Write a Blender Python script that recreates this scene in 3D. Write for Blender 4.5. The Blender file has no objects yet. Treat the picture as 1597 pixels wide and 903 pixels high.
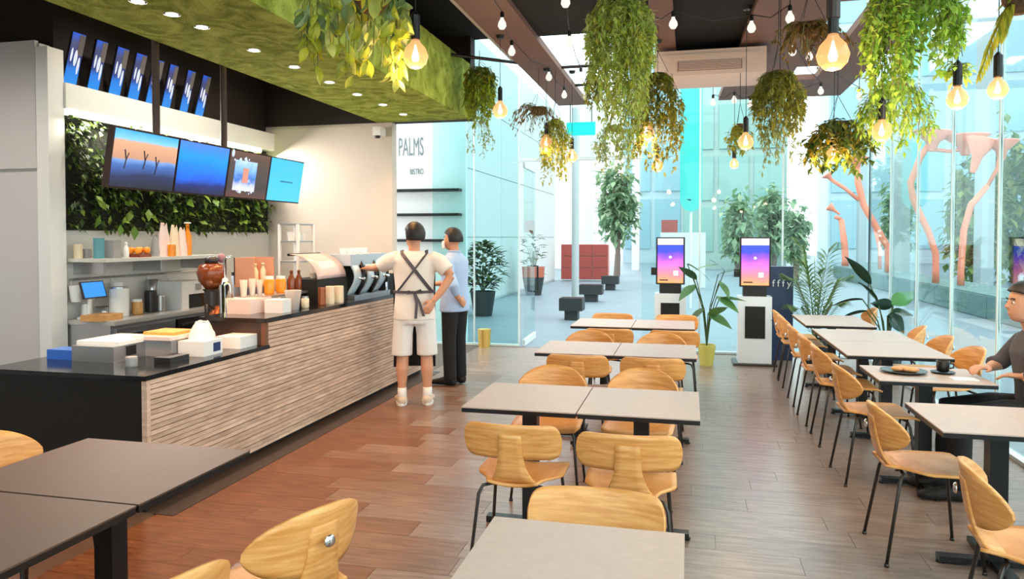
import bpy, bmesh, math, random
from mathutils import Vector, Matrix
from mathutils import noise as mnoise
C = bpy.context.scene.collection
R = random.Random(7)
PI = math.pi
# ------------------------------------------------------------------ camera, sky, exposure
F, H, CX, PY, HORPX = 1150.0, 1.6, 798.5, 400.0, 30.0
YAW, PIT = math.atan(276.5 / F), math.atan(HORPX / F)
cam = bpy.data.cameras.new('camera'); cam.sensor_width = 36; cam.lens = 36 * F / 1597
cam.shift_y = (PY - 451.5) / 1597; cam.clip_start = 0.05; cam.clip_end = 300
camo = bpy.data.objects.new('camera', cam); C.objects.link(camo)
camo.location = (0, 0, H); camo.rotation_euler = (PI / 2 - PIT, 0, YAW)
sc = bpy.context.scene; sc.camera = camo
w = bpy.data.worlds.new('world'); sc.world = w; w.use_nodes = True
bg = w.node_tree.nodes['Background']; bg.inputs[0].default_value = (0.93, 0.975, 1.0, 1); bg.inputs[1].default_value = 2.4
sc.view_settings.view_transform = 'Standard'; sc.view_settings.look = 'None'
sc.view_settings.exposure = 0.62; sc.view_settings.gamma = 1.0; sc.view_settings.use_curve_mapping = False

# plan geometry read off the photograph: a ray through a measured point meets a real plane of the room
_f = Vector((-math.sin(YAW) * math.cos(PIT), math.cos(YAW) * math.cos(PIT), -math.sin(PIT)))
_r = Vector((math.cos(YAW), math.sin(YAW), 0)); _u = Vector((-math.sin(YAW) * math.sin(PIT), math.cos(YAW) * math.sin(PIT), math.cos(PIT)))
def ray(x, y): return _f + _r * ((x - CX) / F) - _u * ((y - PY) / F)
def onz(x, y, z): d = ray(x, y); t = (z - H) / d.z; return Vector((d.x * t, d.y * t, z))
def ony(x, y, Y): d = ray(x, y); t = Y / d.y; return Vector((d.x * t, Y, H + d.z * t))
def onx(x, y, X): d = ray(x, y); t = X / d.x; return Vector((X, d.y * t, H + d.z * t))
def mpp(p): return (Vector(p) - Vector((0, 0, H))).dot(_f) / F      # metres per measured pixel at a point

# ------------------------------------------------------------------ helpers
def srgb(r, g, b): return tuple(((c / 255 + 0.055) / 1.055) ** 2.4 if c > 10 else c / 255 / 12.92 for c in (r, g, b)) + (1,)
class MB:
    def __init__(s): s.b = bmesh.new()
    def face(s, pts):
        try: return s.b.faces.new([s.b.verts.new(p) for p in pts])
        except ValueError: pass
    def box(s, x0, y0, z0, x1, y1, z1, M=None):
        P = [(x0,y0,z0),(x1,y0,z0),(x1,y1,z0),(x0,y1,z0),(x0,y0,z1),(x1,y0,z1),(x1,y1,z1),(x0,y1,z1)]
        v = [s.b.verts.new(M @ Vector(p) if M else p) for p in P]
        for q in ((3,2,1,0),(4,5,6,7),(0,1,5,4),(1,2,6,5),(2,3,7,6),(3,0,4,7)): s.b.faces.new([v[i] for i in q])
        return s
    def tube(s, pts, rad, n=8, cap=True, sx=1.0):
        pts = [Vector(p) for p in pts]; rings = []
        rad = rad if isinstance(rad, (list, tuple)) else [rad] * len(pts)
        prev = None
        for i, p in enumerate(pts):
            t = (pts[min(i+1, len(pts)-1)] - pts[max(i-1, 0)])
            t = t.normalized() if t.length > 1e-9 else Vector((0,0,1))
            a = prev if prev is not None else (Vector((0,0,1)) if abs(t.z) < .9 else Vector((1,0,0)))
            a = (a - t * a.dot(t)); a = a.normalized() if a.length > 1e-6 else t.orthogonal().normalized()
            prev = a; bb = t.cross(a)
            rings.append([s.b.verts.new(p + (a * math.cos(2*PI*k/n) + bb * math.sin(2*PI*k/n) * sx) * rad[i]) for k in range(n)])
        for i in range(len(rings)-1):
            for k in range(n): s.b.faces.new((rings[i][k], rings[i][(k+1)%n], rings[i+1][(k+1)%n], rings[i+1][k]))
        if cap and len(rings) > 1: s.b.faces.new(rings[0][::-1]); s.b.faces.new(rings[-1])
        return s
    def lathe(s, prof, n=16, c=(0,0,0), cap=True, sy=1.0):
        rings = [[s.b.verts.new((c[0]+r*math.cos(2*PI*k/n), c[1]+r*sy*math.sin(2*PI*k/n), c[2]+z)) for k in range(n)] for r, z in prof]
        for i in range(len(rings)-1):
            for k in range(n): s.b.faces.new((rings[i][k], rings[i][(k+1)%n], rings[i+1][(k+1)%n], rings[i+1][k]))
        if cap: s.b.faces.new(rings[0][::-1]); s.b.faces.new(rings[-1])
        return s
    def loft(s, secs, n=14):            # sections: centre, half-axis vector a, half-axis vector b
        rings = [[s.b.verts.new(Vector(c) + Vector(a)*math.cos(2*PI*k/n) + Vector(b_)*math.sin(2*PI*k/n)) for k in range(n)] for c, a, b_ in secs]
        for i in range(len(rings)-1):
            for k in range(n): s.b.faces.new((rings[i][k], rings[i][(k+1)%n], rings[i+1][(k+1)%n], rings[i+1][k]))
        s.b.faces.new(rings[0][::-1]); s.b.faces.new(rings[-1]); return s
    def ball(s, c, r, sx=1, sy=1, sz=1, n=12, M=None):
        m = Matrix.Translation(c) @ (M or Matrix()) @ Matrix.Diagonal((sx, sy, sz, 1))
        bmesh.ops.create_uvsphere(s.b, u_segments=n, v_segments=max(6, n//2+2), radius=r, matrix=m); return s
    def grid(s, fn, nu, nv, th=0.0):    # fn(u,v) -> point; optional thickness along normals
        g = [[Vector(fn(i/nu, j/nv)) for j in range(nv+1)] for i in range(nu+1)]
        def nrm(i, j):
            a = g[min(i+1,nu)][j]-g[max(i-1,0)][j]; c = g[i][min(j+1,nv)]-g[i][max(j-1,0)]
            q = a.cross(c); return q.normalized() if q.length > 1e-9 else Vector((0,0,1))
        A = [[s.b.verts.new(g[i][j]) for j in range(nv+1)] for i in range(nu+1)]
        for i in range(nu):
            for j in range(nv): s.b.faces.new((A[i][j],A[i+1][j],A[i+1][j+1],A[i][j+1]))
        if th:
            B = [[s.b.verts.new(g[i][j]-nrm(i,j)*th) for j in range(nv+1)] for i in range(nu+1)]
            for i in range(nu):
                for j in range(nv): s.b.faces.new((B[i][j+1],B[i+1][j+1],B[i+1][j],B[i][j]))
            for i in range(nu):
                s.b.faces.new((A[i+1][0],A[i][0],B[i][0],B[i+1][0])); s.b.faces.new((A[i][nv],A[i+1][nv],B[i+1][nv],B[i][nv]))
            for j in range(nv):
                s.b.faces.new((A[0][j],A[0][j+1],B[0][j+1],B[0][j])); s.b.faces.new((A[nu][j+1],A[nu][j],B[nu][j],B[nu][j+1]))
        return s
    def leaf(s, p, d, L, W, up=Vector((0,0,1)), fold=.15, droop=.25):
        d = Vector(d).normalized(); sd = d.cross(up); sd = sd.normalized() if sd.length > 1e-4 else d.orthogonal().normalized()
        n = sd.cross(d); p = Vector(p)
        a = p; m = p + d*L*.5 - n*L*droop*.25; t = p + d*L - n*L*droop
        l = m + sd*W*.5 + n*W*fold; r_ = m - sd*W*.5 + n*W*fold
        v = [s.b.verts.new(q) for q in (a, l, t, r_, m)]
        for q in ((0,1,4),(1,2,4),(2,3,4),(3,0,4)): s.b.faces.new([v[i] for i in q])
        return s
    def mesh(s, name, m, smooth=False, bevel=0):
        if bevel:
            bmesh.ops.bevel(s.b, geom=[e for e in s.b.edges if len(e.link_faces) == 2 and e.calc_face_angle(0) > .6], offset=bevel, segments=2, affect='EDGES', clamp_overlap=True)
        bmesh.ops.recalc_face_normals(s.b, faces=s.b.faces)
        if smooth:
            for f in s.b.faces: f.smooth = True
        me = bpy.data.meshes.new(name); s.b.to_mesh(me); s.b.free()
        for q in (m if isinstance(m, list) else [m]): me.materials.append(q)
        return me
    def obj(s, name, m, parent=None, smooth=False, bevel=0, loc=None, kind=None, label=None):
        return link(name, s.mesh(name, m, smooth, bevel), parent, loc, kind, label)
def link(name, me, parent=None, loc=None, kind=None, label=None):
    o = bpy.data.objects.new(name, me); C.objects.link(o)
    if parent: o.parent = parent
    if loc is not None: o.location = loc
    if kind: o['kind'] = kind
    if label: o['label'] = label
    return o
def tag(o, label, cat, group=None):
    o['label'] = label; o['category'] = cat
    if group: o['group'] = group
    return o
def thing(name, label, cat, loc=(0,0,0), rz=0, group=None):
    o = bpy.data.objects.new(name, None); C.objects.link(o); o.empty_display_size = .1
    o.location = loc; o.rotation_euler = (0,0,rz); return tag(o, label, cat, group)
def struct(name, mb, m, parent=None, **k):
    o = mb.obj(name, m, parent, **k)
    if not parent: o['kind'] = 'structure'
    return o
def dup(root, label, loc, rz=None, group=None):
    r = root.copy(); C.objects.link(r); r.location = loc; r['label'] = label
    if rz is not None: r.rotation_euler = (0,0,rz)
    if group: r['group'] = group
    for ch in list(root.children):
        c = ch.copy(); C.objects.link(c); c.parent = r
        for g in ch.children:
            d = g.copy(); C.objects.link(d); d.parent = c
    return r

# ------------------------------------------------------------------ materials
def new(name):
    m = bpy.data.materials.new(name); m.use_nodes = True; nt = m.node_tree
    return m, nt, nt.nodes['Principled BSDF'], nt.nodes, nt.links
def mat(name, col, rough=.5, metal=0, var=0, scale=8, bump=0, spec=.5, emit=None, es=0, stretch=None, trans=0):
    m, nt, p, N, L = new(name)
    p.inputs['Base Color'].default_value = col; p.inputs['Roughness'].default_value = rough; p.inputs['Metallic'].default_value = metal
    p.inputs['Specular IOR Level'].default_value = spec
    if trans: p.inputs['Transmission Weight'].default_value = trans
    if var or bump:
        tc = N.new('ShaderNodeTexCoord'); mp = N.new('ShaderNodeMapping'); L.new(tc.outputs['Object'], mp.inputs[0])
        if stretch: mp.inputs['Scale'].default_value = stretch
        nz = N.new('ShaderNodeTexNoise'); nz.inputs['Scale'].default_value = scale; nz.inputs['Detail'].default_value = 5
        L.new(mp.outputs[0], nz.inputs['Vector'])
        if var:
            rp = N.new('ShaderNodeValToRGB'); a, b = rp.color_ramp.elements
            a.position, b.position = .3, .7
            a.color = tuple(c*(1-var) for c in col[:3])+(1,); b.color = tuple(min(1, c*(1+var)) for c in col[:3])+(1,)
            L.new(nz.outputs['Fac'], rp.inputs[0]); L.new(rp.outputs[0], p.inputs['Base Color'])
        if bump:
            bp = N.new('ShaderNodeBump'); bp.inputs['Strength'].default_value = bump; bp.inputs['Distance'].default_value = .02
            L.new(nz.outputs['Fac'], bp.inputs['Height']); L.new(bp.outputs[0], p.inputs['Normal'])
    if emit: p.inputs['Emission Color'].default_value = emit; p.inputs['Emission Strength'].default_value = es
    return m
def leafmat(name, cols, tr=.35, rough=.5):
    m, nt, p, N, L = new(name)
    g = N.new('ShaderNodeNewGeometry'); oi = N.new('ShaderNodeObjectInfo'); ad = N.new('ShaderNodeMath'); ad.operation = 'ADD'
    fr = N.new('ShaderNodeMath'); fr.operation = 'FRACT'
    L.new(g.outputs['Random Per Island'], ad.inputs[0]); L.new(oi.outputs['Random'], ad.inputs[1]); L.new(ad.outputs[0], fr.inputs[0])
    rp = N.new('ShaderNodeValToRGB'); rp.color_ramp.elements.remove(rp.color_ramp.elements[1])
    for i, c in enumerate(cols):
        e = rp.color_ramp.elements[0] if i == 0 else rp.color_ramp.elements.new(i/(len(cols)-1))
        e.color = c
    L.new(fr.outputs[0], rp.inputs[0]); L.new(rp.outputs[0], p.inputs['Base Color']); p.inputs['Roughness'].default_value = rough
    t = N.new('ShaderNodeBsdfTranslucent'); L.new(rp.outputs[0], t.inputs[0])
    mx = N.new('ShaderNodeMixShader'); mx.inputs[0].default_value = tr
    L.new(p.outputs[0], mx.inputs[1]); L.new(t.outputs[0], mx.inputs[2]); L.new(mx.outputs[0], N['Material Output'].inputs[0])
    return m
def glassmat(name, tint, ior=1.45, gl=1.0, coat=.3):
    m, nt, p, N, L = new(name); N.remove(p)
    t = N.new('ShaderNodeBsdfTransparent'); t.inputs[0].default_value = tint
    g = N.new('ShaderNodeBsdfGlossy'); g.inputs['Roughness'].default_value = .02; g.inputs[0].default_value = (gl, gl, gl, 1)
    f = N.new('ShaderNodeFresnel'); f.inputs[0].default_value = ior; k = N.new('ShaderNodeMath'); k.operation = 'MULTIPLY'; k.inputs[1].default_value = coat; L.new(f.outputs[0], k.inputs[0])
    mx = N.new('ShaderNodeMixShader'); L.new(k.outputs[0], mx.inputs[0]); L.new(t.outputs[0], mx.inputs[1]); L.new(g.outputs[0], mx.inputs[2])
    L.new(mx.outputs[0], N['Material Output'].inputs[0]); return m
def emis(name, col, st):
    m, nt, p, N, L = new(name); p.inputs['Base Color'].default_value = (0,0,0,1)
    p.inputs['Emission Color'].default_value = col; p.inputs['Emission Strength'].default_value = st; return m
def ramp_emis(name, stops, axis, st, noise=0, wob=0):     # a lit screen: a picture of colour bands along one axis of the generated box
    m, nt, p, N, L = new(name); p.inputs['Base Color'].default_value = (.01,.01,.01,1); p.inputs['Roughness'].default_value = .25
    tc = N.new('ShaderNodeTexCoord'); sp = N.new('ShaderNodeSeparateXYZ'); L.new(tc.outputs['Generated'], sp.inputs[0])
    src = sp.outputs[axis]
    if noise:
        nz = N.new('ShaderNodeTexNoise'); nz.inputs['Scale'].default_value = noise; L.new(tc.outputs['Generated'], nz.inputs['Vector'])
        ma = N.new('ShaderNodeMath'); ma.operation = 'MULTIPLY_ADD'; L.new(nz.outputs['Fac'], ma.inputs[0]); ma.inputs[1].default_value = wob; 
        sb = N.new('ShaderNodeMath'); sb.operation = 'SUBTRACT'; L.new(src, sb.inputs[0]); sb.inputs[1].default_value = wob/2
        L.new(sb.outputs[0], ma.inputs[2]); src = ma.outputs[0]
    rp = N.new('ShaderNodeValToRGB'); rp.color_ramp.elements.remove(rp.color_ramp.elements[1])
    for i, (q, c) in enumerate(stops):
        e = rp.color_ramp.elements[0] if i == 0 else rp.color_ramp.elements.new(q)
        e.position = q; e.color = c
    L.new(src, rp.inputs[0]); L.new(rp.outputs[0], p.inputs['Emission Color']); p.inputs['Emission Strength'].default_value = st
    return m
def woodmat(name, dark, light, stretch, rough=.35, scale=6, rnd=.25, coat=0):
    m, nt, p, N, L = new(name)
    tc = N.new('ShaderNodeTexCoord'); mp = N.new('ShaderNodeMapping'); L.new(tc.outputs['Object'], mp.inputs[0]); mp.inputs['Scale'].default_value = stretch
    oi = N.new('ShaderNodeObjectInfo'); cb = N.new('ShaderNodeCombineXYZ'); mu = N.new('ShaderNodeMath'); mu.operation = 'MULTIPLY'; mu.inputs[1].default_value = 37
    L.new(oi.outputs['Random'], mu.inputs[0]); L.new(mu.outputs[0], cb.inputs[0]); L.new(mu.outputs[0], cb.inputs[1]); L.new(cb.outputs[0], mp.inputs['Location'])
    nz = N.new('ShaderNodeTexNoise'); nz.inputs['Scale'].default_value = scale; nz.inputs['Detail'].default_value = 6; nz.inputs['Distortion'].default_value = .4
    L.new(mp.outputs[0], nz.inputs['Vector'])
    rp = N.new('ShaderNodeValToRGB'); a, b = rp.color_ramp.elements; a.position, b.position, a.color, b.color = .32, .68, dark, light
    L.new(nz.outputs['Fac'], rp.inputs[0])
    hs = N.new('ShaderNodeHueSaturation'); L.new(rp.outputs[0], hs.inputs['Color'])
    mv = N.new('ShaderNodeMath'); mv.operation = 'MULTIPLY_ADD'; L.new(oi.outputs['Random'], mv.inputs[0]); mv.inputs[1].default_value = rnd; mv.inputs[2].default_value = 1-rnd/2
    L.new(mv.outputs[0], hs.inputs['Value']); L.new(hs.outputs[0], p.inputs['Base Color']); p.inputs['Roughness'].default_value = rough
    if coat: p.inputs['Coat Weight'].default_value = coat; p.inputs['Coat Roughness'].default_value = .3
    return m
M = {}
M['plank'] = woodmat('floor wood', srgb(118,96,84), srgb(154,130,116), (1.2, 9, 1), .24, 4, .12)
M['plank'].node_tree.nodes['Principled BSDF'].inputs['Specular IOR Level'].default_value = .95
def mixc(a, b, t): return tuple(a[i]*(1-t)+b[i]*t for i in range(3))
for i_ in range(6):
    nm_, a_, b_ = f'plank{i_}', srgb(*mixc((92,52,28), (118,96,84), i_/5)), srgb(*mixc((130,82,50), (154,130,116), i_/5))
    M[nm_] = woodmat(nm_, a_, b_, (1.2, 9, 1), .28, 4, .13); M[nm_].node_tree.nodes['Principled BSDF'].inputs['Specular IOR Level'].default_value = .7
M['floor'] = mat('floor bed', srgb(95,70,55), .4, var=.2, scale=5, stretch=(1,8,1))
M['oak'] = woodmat('oak ply', srgb(206,136,66), srgb(232,170,102), (1.5, 1.5, 14), .4, 5, .12)
M['oakside'] = mat('ply edge', srgb(238,212,170), .5)
M['slat'] = woodmat('counter slat', srgb(188,152,128), srgb(222,188,164), (2, 2, 8), .55, 3, .3)
M['black'] = mat('black metal', srgb(24,22,22), .4, .3)
M['blackm'] = mat('matt black', srgb(14,12,12), .7)
M['stone'] = mat('black counter stone', srgb(20,20,22), .12, var=.3, scale=40)
M['panel'] = mat('dark counter panel', srgb(22,18,16), .5)
M['steel'] = mat('brushed steel', srgb(190,190,192), .3, .9)
M['chrome'] = mat('chrome', srgb(225,228,232), .08, 1)
M['legm'] = mat('dark steel tube', srgb(70,64,60), .35, .7)
M['tablet'] = mat('greige laminate', srgb(184,160,148), .4, var=.05, scale=30)
M['tabledim'] = mat('dimmed laminate', srgb(82,60,48), .5, var=.05, scale=30)  # same greige tops, browned to carry the dimmer light at lower left
M['white'] = mat('white paint', srgb(232,230,226), .6)
M['whitem'] = mat('white metal', srgb(226,232,236), .35)
M['beige'] = mat('warm wall paint', srgb(206,194,182), .7, var=.02, scale=3)
M['kwhite'] = mat('kitchen white tile', srgb(206,204,198), .35)
M['grey'] = mat('wall paint', srgb(204,198,196), .7)
M['raft'] = mat('brown ceiling board', srgb(126,92,80), .7, var=.06, scale=4)
M['void'] = mat('black ceiling', srgb(10,8,8), .9)
M['darkbrown'] = mat('dark brown wall', srgb(34,22,18), .8)
M['glass'] = glassmat('clear glass', (.90,.975,.97,1))
M['glasst'] = glassmat('teal glass', (.78,.925,.925,1))
M['bulb'] = emis('bulb core', (1,.82,.58,1), 14)
M['skin'] = mat('skin', srgb(206,148,116), .5)
M['hair'] = mat('black hair', srgb(24,20,20), .5, var=.3, scale=60)
M['shirtw'] = mat('cream cotton', srgb(232,222,212), .8, bump=.15, scale=25)
M['shortw'] = mat('white cotton', srgb(226,220,216), .8, bump=.2, scale=20)
M['shirtb'] = mat('light blue cotton', srgb(166,190,224), .8, bump=.15, scale=25)
M['trouser'] = mat('black cloth', srgb(16,15,18), .8, bump=.2, scale=20)
M['strap'] = mat('grey strap', srgb(78,72,78), .7)
M['pot'] = mat('dark pot', srgb(40,46,48), .5)
M['terra'] = mat('terracotta', srgb(170,96,72), .7)
M['cord'] = mat('black cord', srgb(20,18,18), .6)
M['soil'] = mat('soil', srgb(50,36,28), .9)
# ------------------------------------------------------------------ lamps that belong to the large structure
def area(name, loc, rot, sx, sy, e, col):
    l = bpy.data.lights.new(name, 'AREA'); l.shape = 'RECTANGLE'; l.size, l.size_y, l.energy, l.color = sx, sy, e, col
    o = bpy.data.objects.new(name, l); C.objects.link(o); o.location = loc; o.rotation_euler = rot; return o
area('cove_strip_light', (-5.06, 6.75, 2.62), (0, -.55, 0), .06, 3.1, 60, (1, .92, .82))
# ------------------------------------------------------------------ setting: floor
FX0, FX1, FY0, FY1, WX, BX, BY = -6.4, 2.3, -2.2, 10.5, 2.3, -5.2, 8.35
fl = struct('floor', MB().box(FX0, FY0, -.2, FX1, FY1, -.004), M['floor'])
PW, PL = .198, 1.0
pks = [MB().box(0, 0, -.012, PL-.0025, PW-.002, 0).mesh('plank', M[q], bevel=.001) for q in [f'plank{i}' for i in range(6)]]    # brown boards by the counter, greyer boards across the room
ncount = 0
for j in range(46):
    y = 1.3 + j*PW; off = R.random()*PL
    x = -3.03 + (0 if j % 1 else 0) - off
    while x < WX-.05:
        x0 = max(x, -2.98); x1 = min(x+PL, WX-.02)
        if x1-x0 > .12 and ncount < 296 and y < 10.3:
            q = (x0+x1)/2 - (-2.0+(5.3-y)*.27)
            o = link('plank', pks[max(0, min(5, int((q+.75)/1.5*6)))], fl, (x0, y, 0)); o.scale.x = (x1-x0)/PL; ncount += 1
        x += PL
struct('counter_foot_shade', MB().box(-3.0, 3.62, -.01, -2.87, 8.3, .004), mat('foot shade strip', srgb(58,48,44), .4))  # flat dark strip painting the shade at the counter foot
gm = mat('grey paving', srgb(120,138,146), .5, var=.06, scale=2, spec=.3)
struct('ground', MB().box(-14, FY1, -.2, 40, 70, -.004), gm)
struct('ground', MB().box(-14, -30, -.2, 40, FY0-.1, -.004), gm)
struct('ground', MB().box(WX+.02, FY0-.1, -.2, 40, FY1, -.004), gm)
# ------------------------------------------------------------------ walls
struct('wall_back', MB().box(FX0, FY0-.15, 0, -3.0, FY0, 5.2), M['grey'])
struct('wall_left', MB().box(FX0-.15, FY0, 0, FX0, 5.16, 4), M['grey'])
struct('wall_alcove', MB().box(FX0-.15, 5.16, 0, BX-.15, 5.3, 4), M['darkbrown'])
wp = struct('wall_partition', MB().box(FX0-.1, 5.04, 0, -5.22, 5.14, 3.2), M['grey'])
struct('upper_panel', MB().box(FX0-.1, 5.015, 2.17, -5.24, 5.05, 3.22), M['grey'], wp)
struct('end_post', MB().box(-5.22, 5.0, 0, -5.10, 5.16, 3.16), M['white'], wp)
struct('baseboard_partition', MB().box(FX0, 5.02, 0, -5.22, 5.045, .05), M['panel'])
struct('wall_kitchen', MB().box(BX-.15, 5.16, 0, BX, BY+.15, 3.95), M['darkbrown'])
struct('wall_tiles', MB().box(BX, 5.16, .0, BX+.03, BY, 1.68), M['kwhite'])
bm_ = struct('beam_kitchen', MB().box(BX, 5.16, 2.68, BX+.12, BY, 2.895), M['white'])
struct('light_strip', MB().box(BX+.02, 5.17, 2.635, BX+.13, BY-.3, 2.68), emis('cove strip', (1,.95,.86,1), 1.6), bm_)
struct('wall_side', MB().box(BX, BY, 0, -3.5, BY+.15, 2.985), M['beige'])
struct('wall_bulkhead', MB().box(BX, BY-.03, 2.985, -2.5, BY+.15, 3.95), M['darkbrown'])
board = struct('wall_board', MB().box(-5.2, 10.72, 0, -3.3, 10.82, 4.4), mat('white board wall', srgb(236,242,242), .6))
def text(body, size, loc, rot, m, parent=None, sx=1, name='lettering', ext=.003):
    c = bpy.data.curves.new(name, 'FONT'); c.body = body; c.size = size; c.extrude = ext; c.materials.append(m)
    o = bpy.data.objects.new(name, c); C.objects.link(o); o.location = loc; o.rotation_euler = rot; o.scale = (sx, 1, 1)
    bpy.context.view_layer.update(); me = bpy.data.meshes.new_from_object(o.evaluated_get(bpy.context.evaluated_depsgraph_get())); me.name = name
    bpy.data.objects.remove(o); o = link(name, me, parent, loc); o.rotation_euler = rot; o.scale = (sx, 1, 1)
    return o
gt = mat('grey lettering', srgb(112,128,130), .6)
p = ony(621, 243, 10.715); text('PALMS', .40, p, (PI/2, 0, 0), gt, board, .36)
p = ony(639, 272, 10.715); text('BISTRO', .125, p, (PI/2, 0, 0), gt, board, .55)
for k, (yy, nm) in enumerate(((297, 'top'), (335, 'middle'), (375, 'bottom'))):
    z = ony(640, yy, 10.6).z
    o = MB().box(-4.75, 10.56, z-.02, -3.36, 10.72, z+.02).obj('wall_shelf', M['black'], bevel=.004)
    tag(o, f'{nm} one of three thin black shelves on the white board wall', 'shelf', 'thin black wall shelves')
# ------------------------------------------------------------------ ceilings
struct('ceiling', MB().box(FX0, FY0, 3.95, -1.95, BY+.15, 4.05), M['void'])
E = MB()
struct('ceiling_raft', E.box(-1.8, 1.5, 3.45, -1.4, 10.3, 3.52), M['raft'])
struct('ceiling_void', MB().box(-1.4, 1.5, 3.5, -.33, 6.9, 3.56), M['void'])
struct('ceiling_raft', MB().box(-.33, 1.5, 3.45, -.14, 7.7, 3.52), M['raft'])
struct('ceiling_void', MB().box(-.14, 1.5, 3.5, .62, 7.7, 3.56), M['void'])
def slab(name, pts, z0, z1, m):
    b = MB(); n = len(pts)
    lo = [b.b.verts.new((x, y, z0)) for x, y in pts]; hi = [b.b.verts.new((x, y, z1)) for x, y in pts]
    b.b.faces.new(lo[::-1]); b.b.faces.new(hi)
    for i in range(n): b.b.faces.new((lo[i], lo[(i+1) % n], hi[(i+1) % n], hi[i]))
    return struct(name, b, m)
slab('ceiling_raft', [(.66,1.5),(1.16,1.5),(1.12,10.4),(.37,10.4)], 3.45, 3.52, M['raft'])
slab('ceiling_raft', [(1.42,1.5),(1.9,1.5),(1.9,10.4),(1.42,10.4)], 3.45, 3.52, M['raft'])
for a, b in ((1.5, 6.3), (7.5, 8.6), (9.3, 10.4)): slab('ceiling_raft', [(1.16,a),(1.42,a),(1.42,b),(1.12,b)], 3.455, 3.52, M['raft'])
# added unseen fill spots with rings, to brighten the kitchen aisle and partition
for x, y, e_, sp in ((-4.35,5.6,60,130),(-4.35,6.5,60,130),(-4.35,7.5,18,130),(-4.6,3.2,85,140),(-5.6,3.4,90,130)):
    o = MB().lathe([(.07,-.005),(.07,0),(.05,0),(.05,-.005)], 18, cap=False).obj('fill_spot_ring', M['white'], bpy.data.objects['ceiling'], loc=(x, y, 3.948))
    l = bpy.data.lights.new('fill_spot', 'SPOT'); l.energy = e_; l.color = (1,.9,.8); l.spot_size = math.radians(sp); l.spot_blend = .7; l.shadow_soft_size = .06
    q = bpy.data.objects.new('fill_spot', l); C.objects.link(q); q.location = (x, y, 3.93)
# the turf-clad canopy over the counter
m, nt, p_, N, L = new('artificial turf')
tc = N.new('ShaderNodeTexCoord'); n1 = N.new('ShaderNodeTexNoise'); n2 = N.new('ShaderNodeTexNoise'); n3 = N.new('ShaderNodeTexNoise')
n1.inputs['Scale'].default_value = 3.2; n1.inputs['Detail'].default_value = 8; n1.inputs['Distortion'].default_value = 2.5
n2.inputs['Scale'].default_value = 90; n3.inputs['Scale'].default_value = 1.2
for q in (n1, n2, n3): L.new(tc.outputs['Object'], q.inputs['Vector'])
a1 = N.new('ShaderNodeMix'); a1.inputs['Factor'].default_value = .35; L.new(n1.outputs['Fac'], a1.inputs['A']); L.new(n2.outputs['Fac'], a1.inputs['B'])
rp = N.new('ShaderNodeValToRGB'); L.new(a1.outputs['Result'], rp.inputs[0]); e0, e1 = rp.color_ramp.elements
e0.position, e1.position, e0.color, e1.color = .38, .62, srgb(112,126,40), srgb(178,192,88)
L.new(rp.outputs[0], p_.inputs['Base Color']); p_.inputs['Roughness'].default_value = .95; p_.inputs['Specular IOR Level'].default_value = .1
bp = N.new('ShaderNodeBump'); bp.inputs['Strength'].default_value = .55; bp.inputs['Distance'].default_value = .03; L.new(a1.outputs['Result'], bp.inputs['Height']); L.new(bp.outputs[0], p_.inputs['Normal'])
M['turf'] = m
CZ = 2.98
cano = struct('ceiling_canopy', MB().box(-3.66, .6, CZ, -2.5, 8.3, 3.62), M['turf'])
# ------------------------------------------------------------------ glass: front and right-hand facades, added glass roof
fm = mat('pale mullion', srgb(214,228,228), .4)
wn = [0]
def window(x0, y0, x1, y1, z0, z1, gm_, fin=True):
    wn[0] += 1
    b = MB()
    if abs(x1-x0) > abs(y1-y0): b.box(x0+.012, y0-.006, z0, x1-.012, y0+.006, z1)
    else: b.box(x0-.006, y0+.012, z0, x0+.006, y1-.012, z1)
    o = struct(f'window_{wn[0]}', b, gm_)
    if fin:
        q = MB().box(x1-.012, y1-.012, z0, x1+.012, y1+.012, z1)
        struct('joint', q, fm, o)
    return o
window(-3.76, FY1, -3.1, FY1, 0, 5.2, M['glasst']); window(-3.1, FY1, -2.42, FY1, 0, 5.2, M['glasst'])
window(-2.42, FY1, -1.55, FY1, 2.75, 5.2, M['glass']); window(-1.55, FY1, -.66, FY1, 2.75, 5.2, M['glass'])
for a, b in ((-.66, .14), (.14, 1.22), (1.22, WX)): window(a, FY1, b, FY1, 0, 5.2, M['glass'])
y = FY1
while y > -2: window(WX, y-1.04, WX, y, 0, 5.2, M['glass']); y -= 1.04
for a in range(4): window(-3.0+a*1.325, FY0-.05, -3.0+(a+1)*1.325, FY0-.05, 0, 5.2, M['glass'])
struct('trim_2', MB().box(-2.42, 10.47, 2.70, -.66, 10.53, 2.75), fm)
struct('trim_3', MB().box(-3.76, 10.46, 0, -2.42, 10.54, .03).box(-.66, 10.46, 0, WX, 10.54, .03), fm)
struct('trim_4', MB().box(WX-.03, FY0, 0, WX+.03, FY1, .03), fm)
struct('trim_5', MB().box(-3.76, 10.44, 5.2, WX, 10.56, 5.3).box(WX-.06, FY0, 5.2, WX+.06, FY1, 5.3), fm)
struct('added_skylight', MB().box(-1.95, FY0, 5.24, WX, FY1, 5.26), M['glass'])  # unseen roof, made of glass to let sky light onto the tables
struct('wall_upper', MB().box(-2.0, FY0, 3.62, -1.93, 8.3, 5.24), M['grey'])
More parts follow.
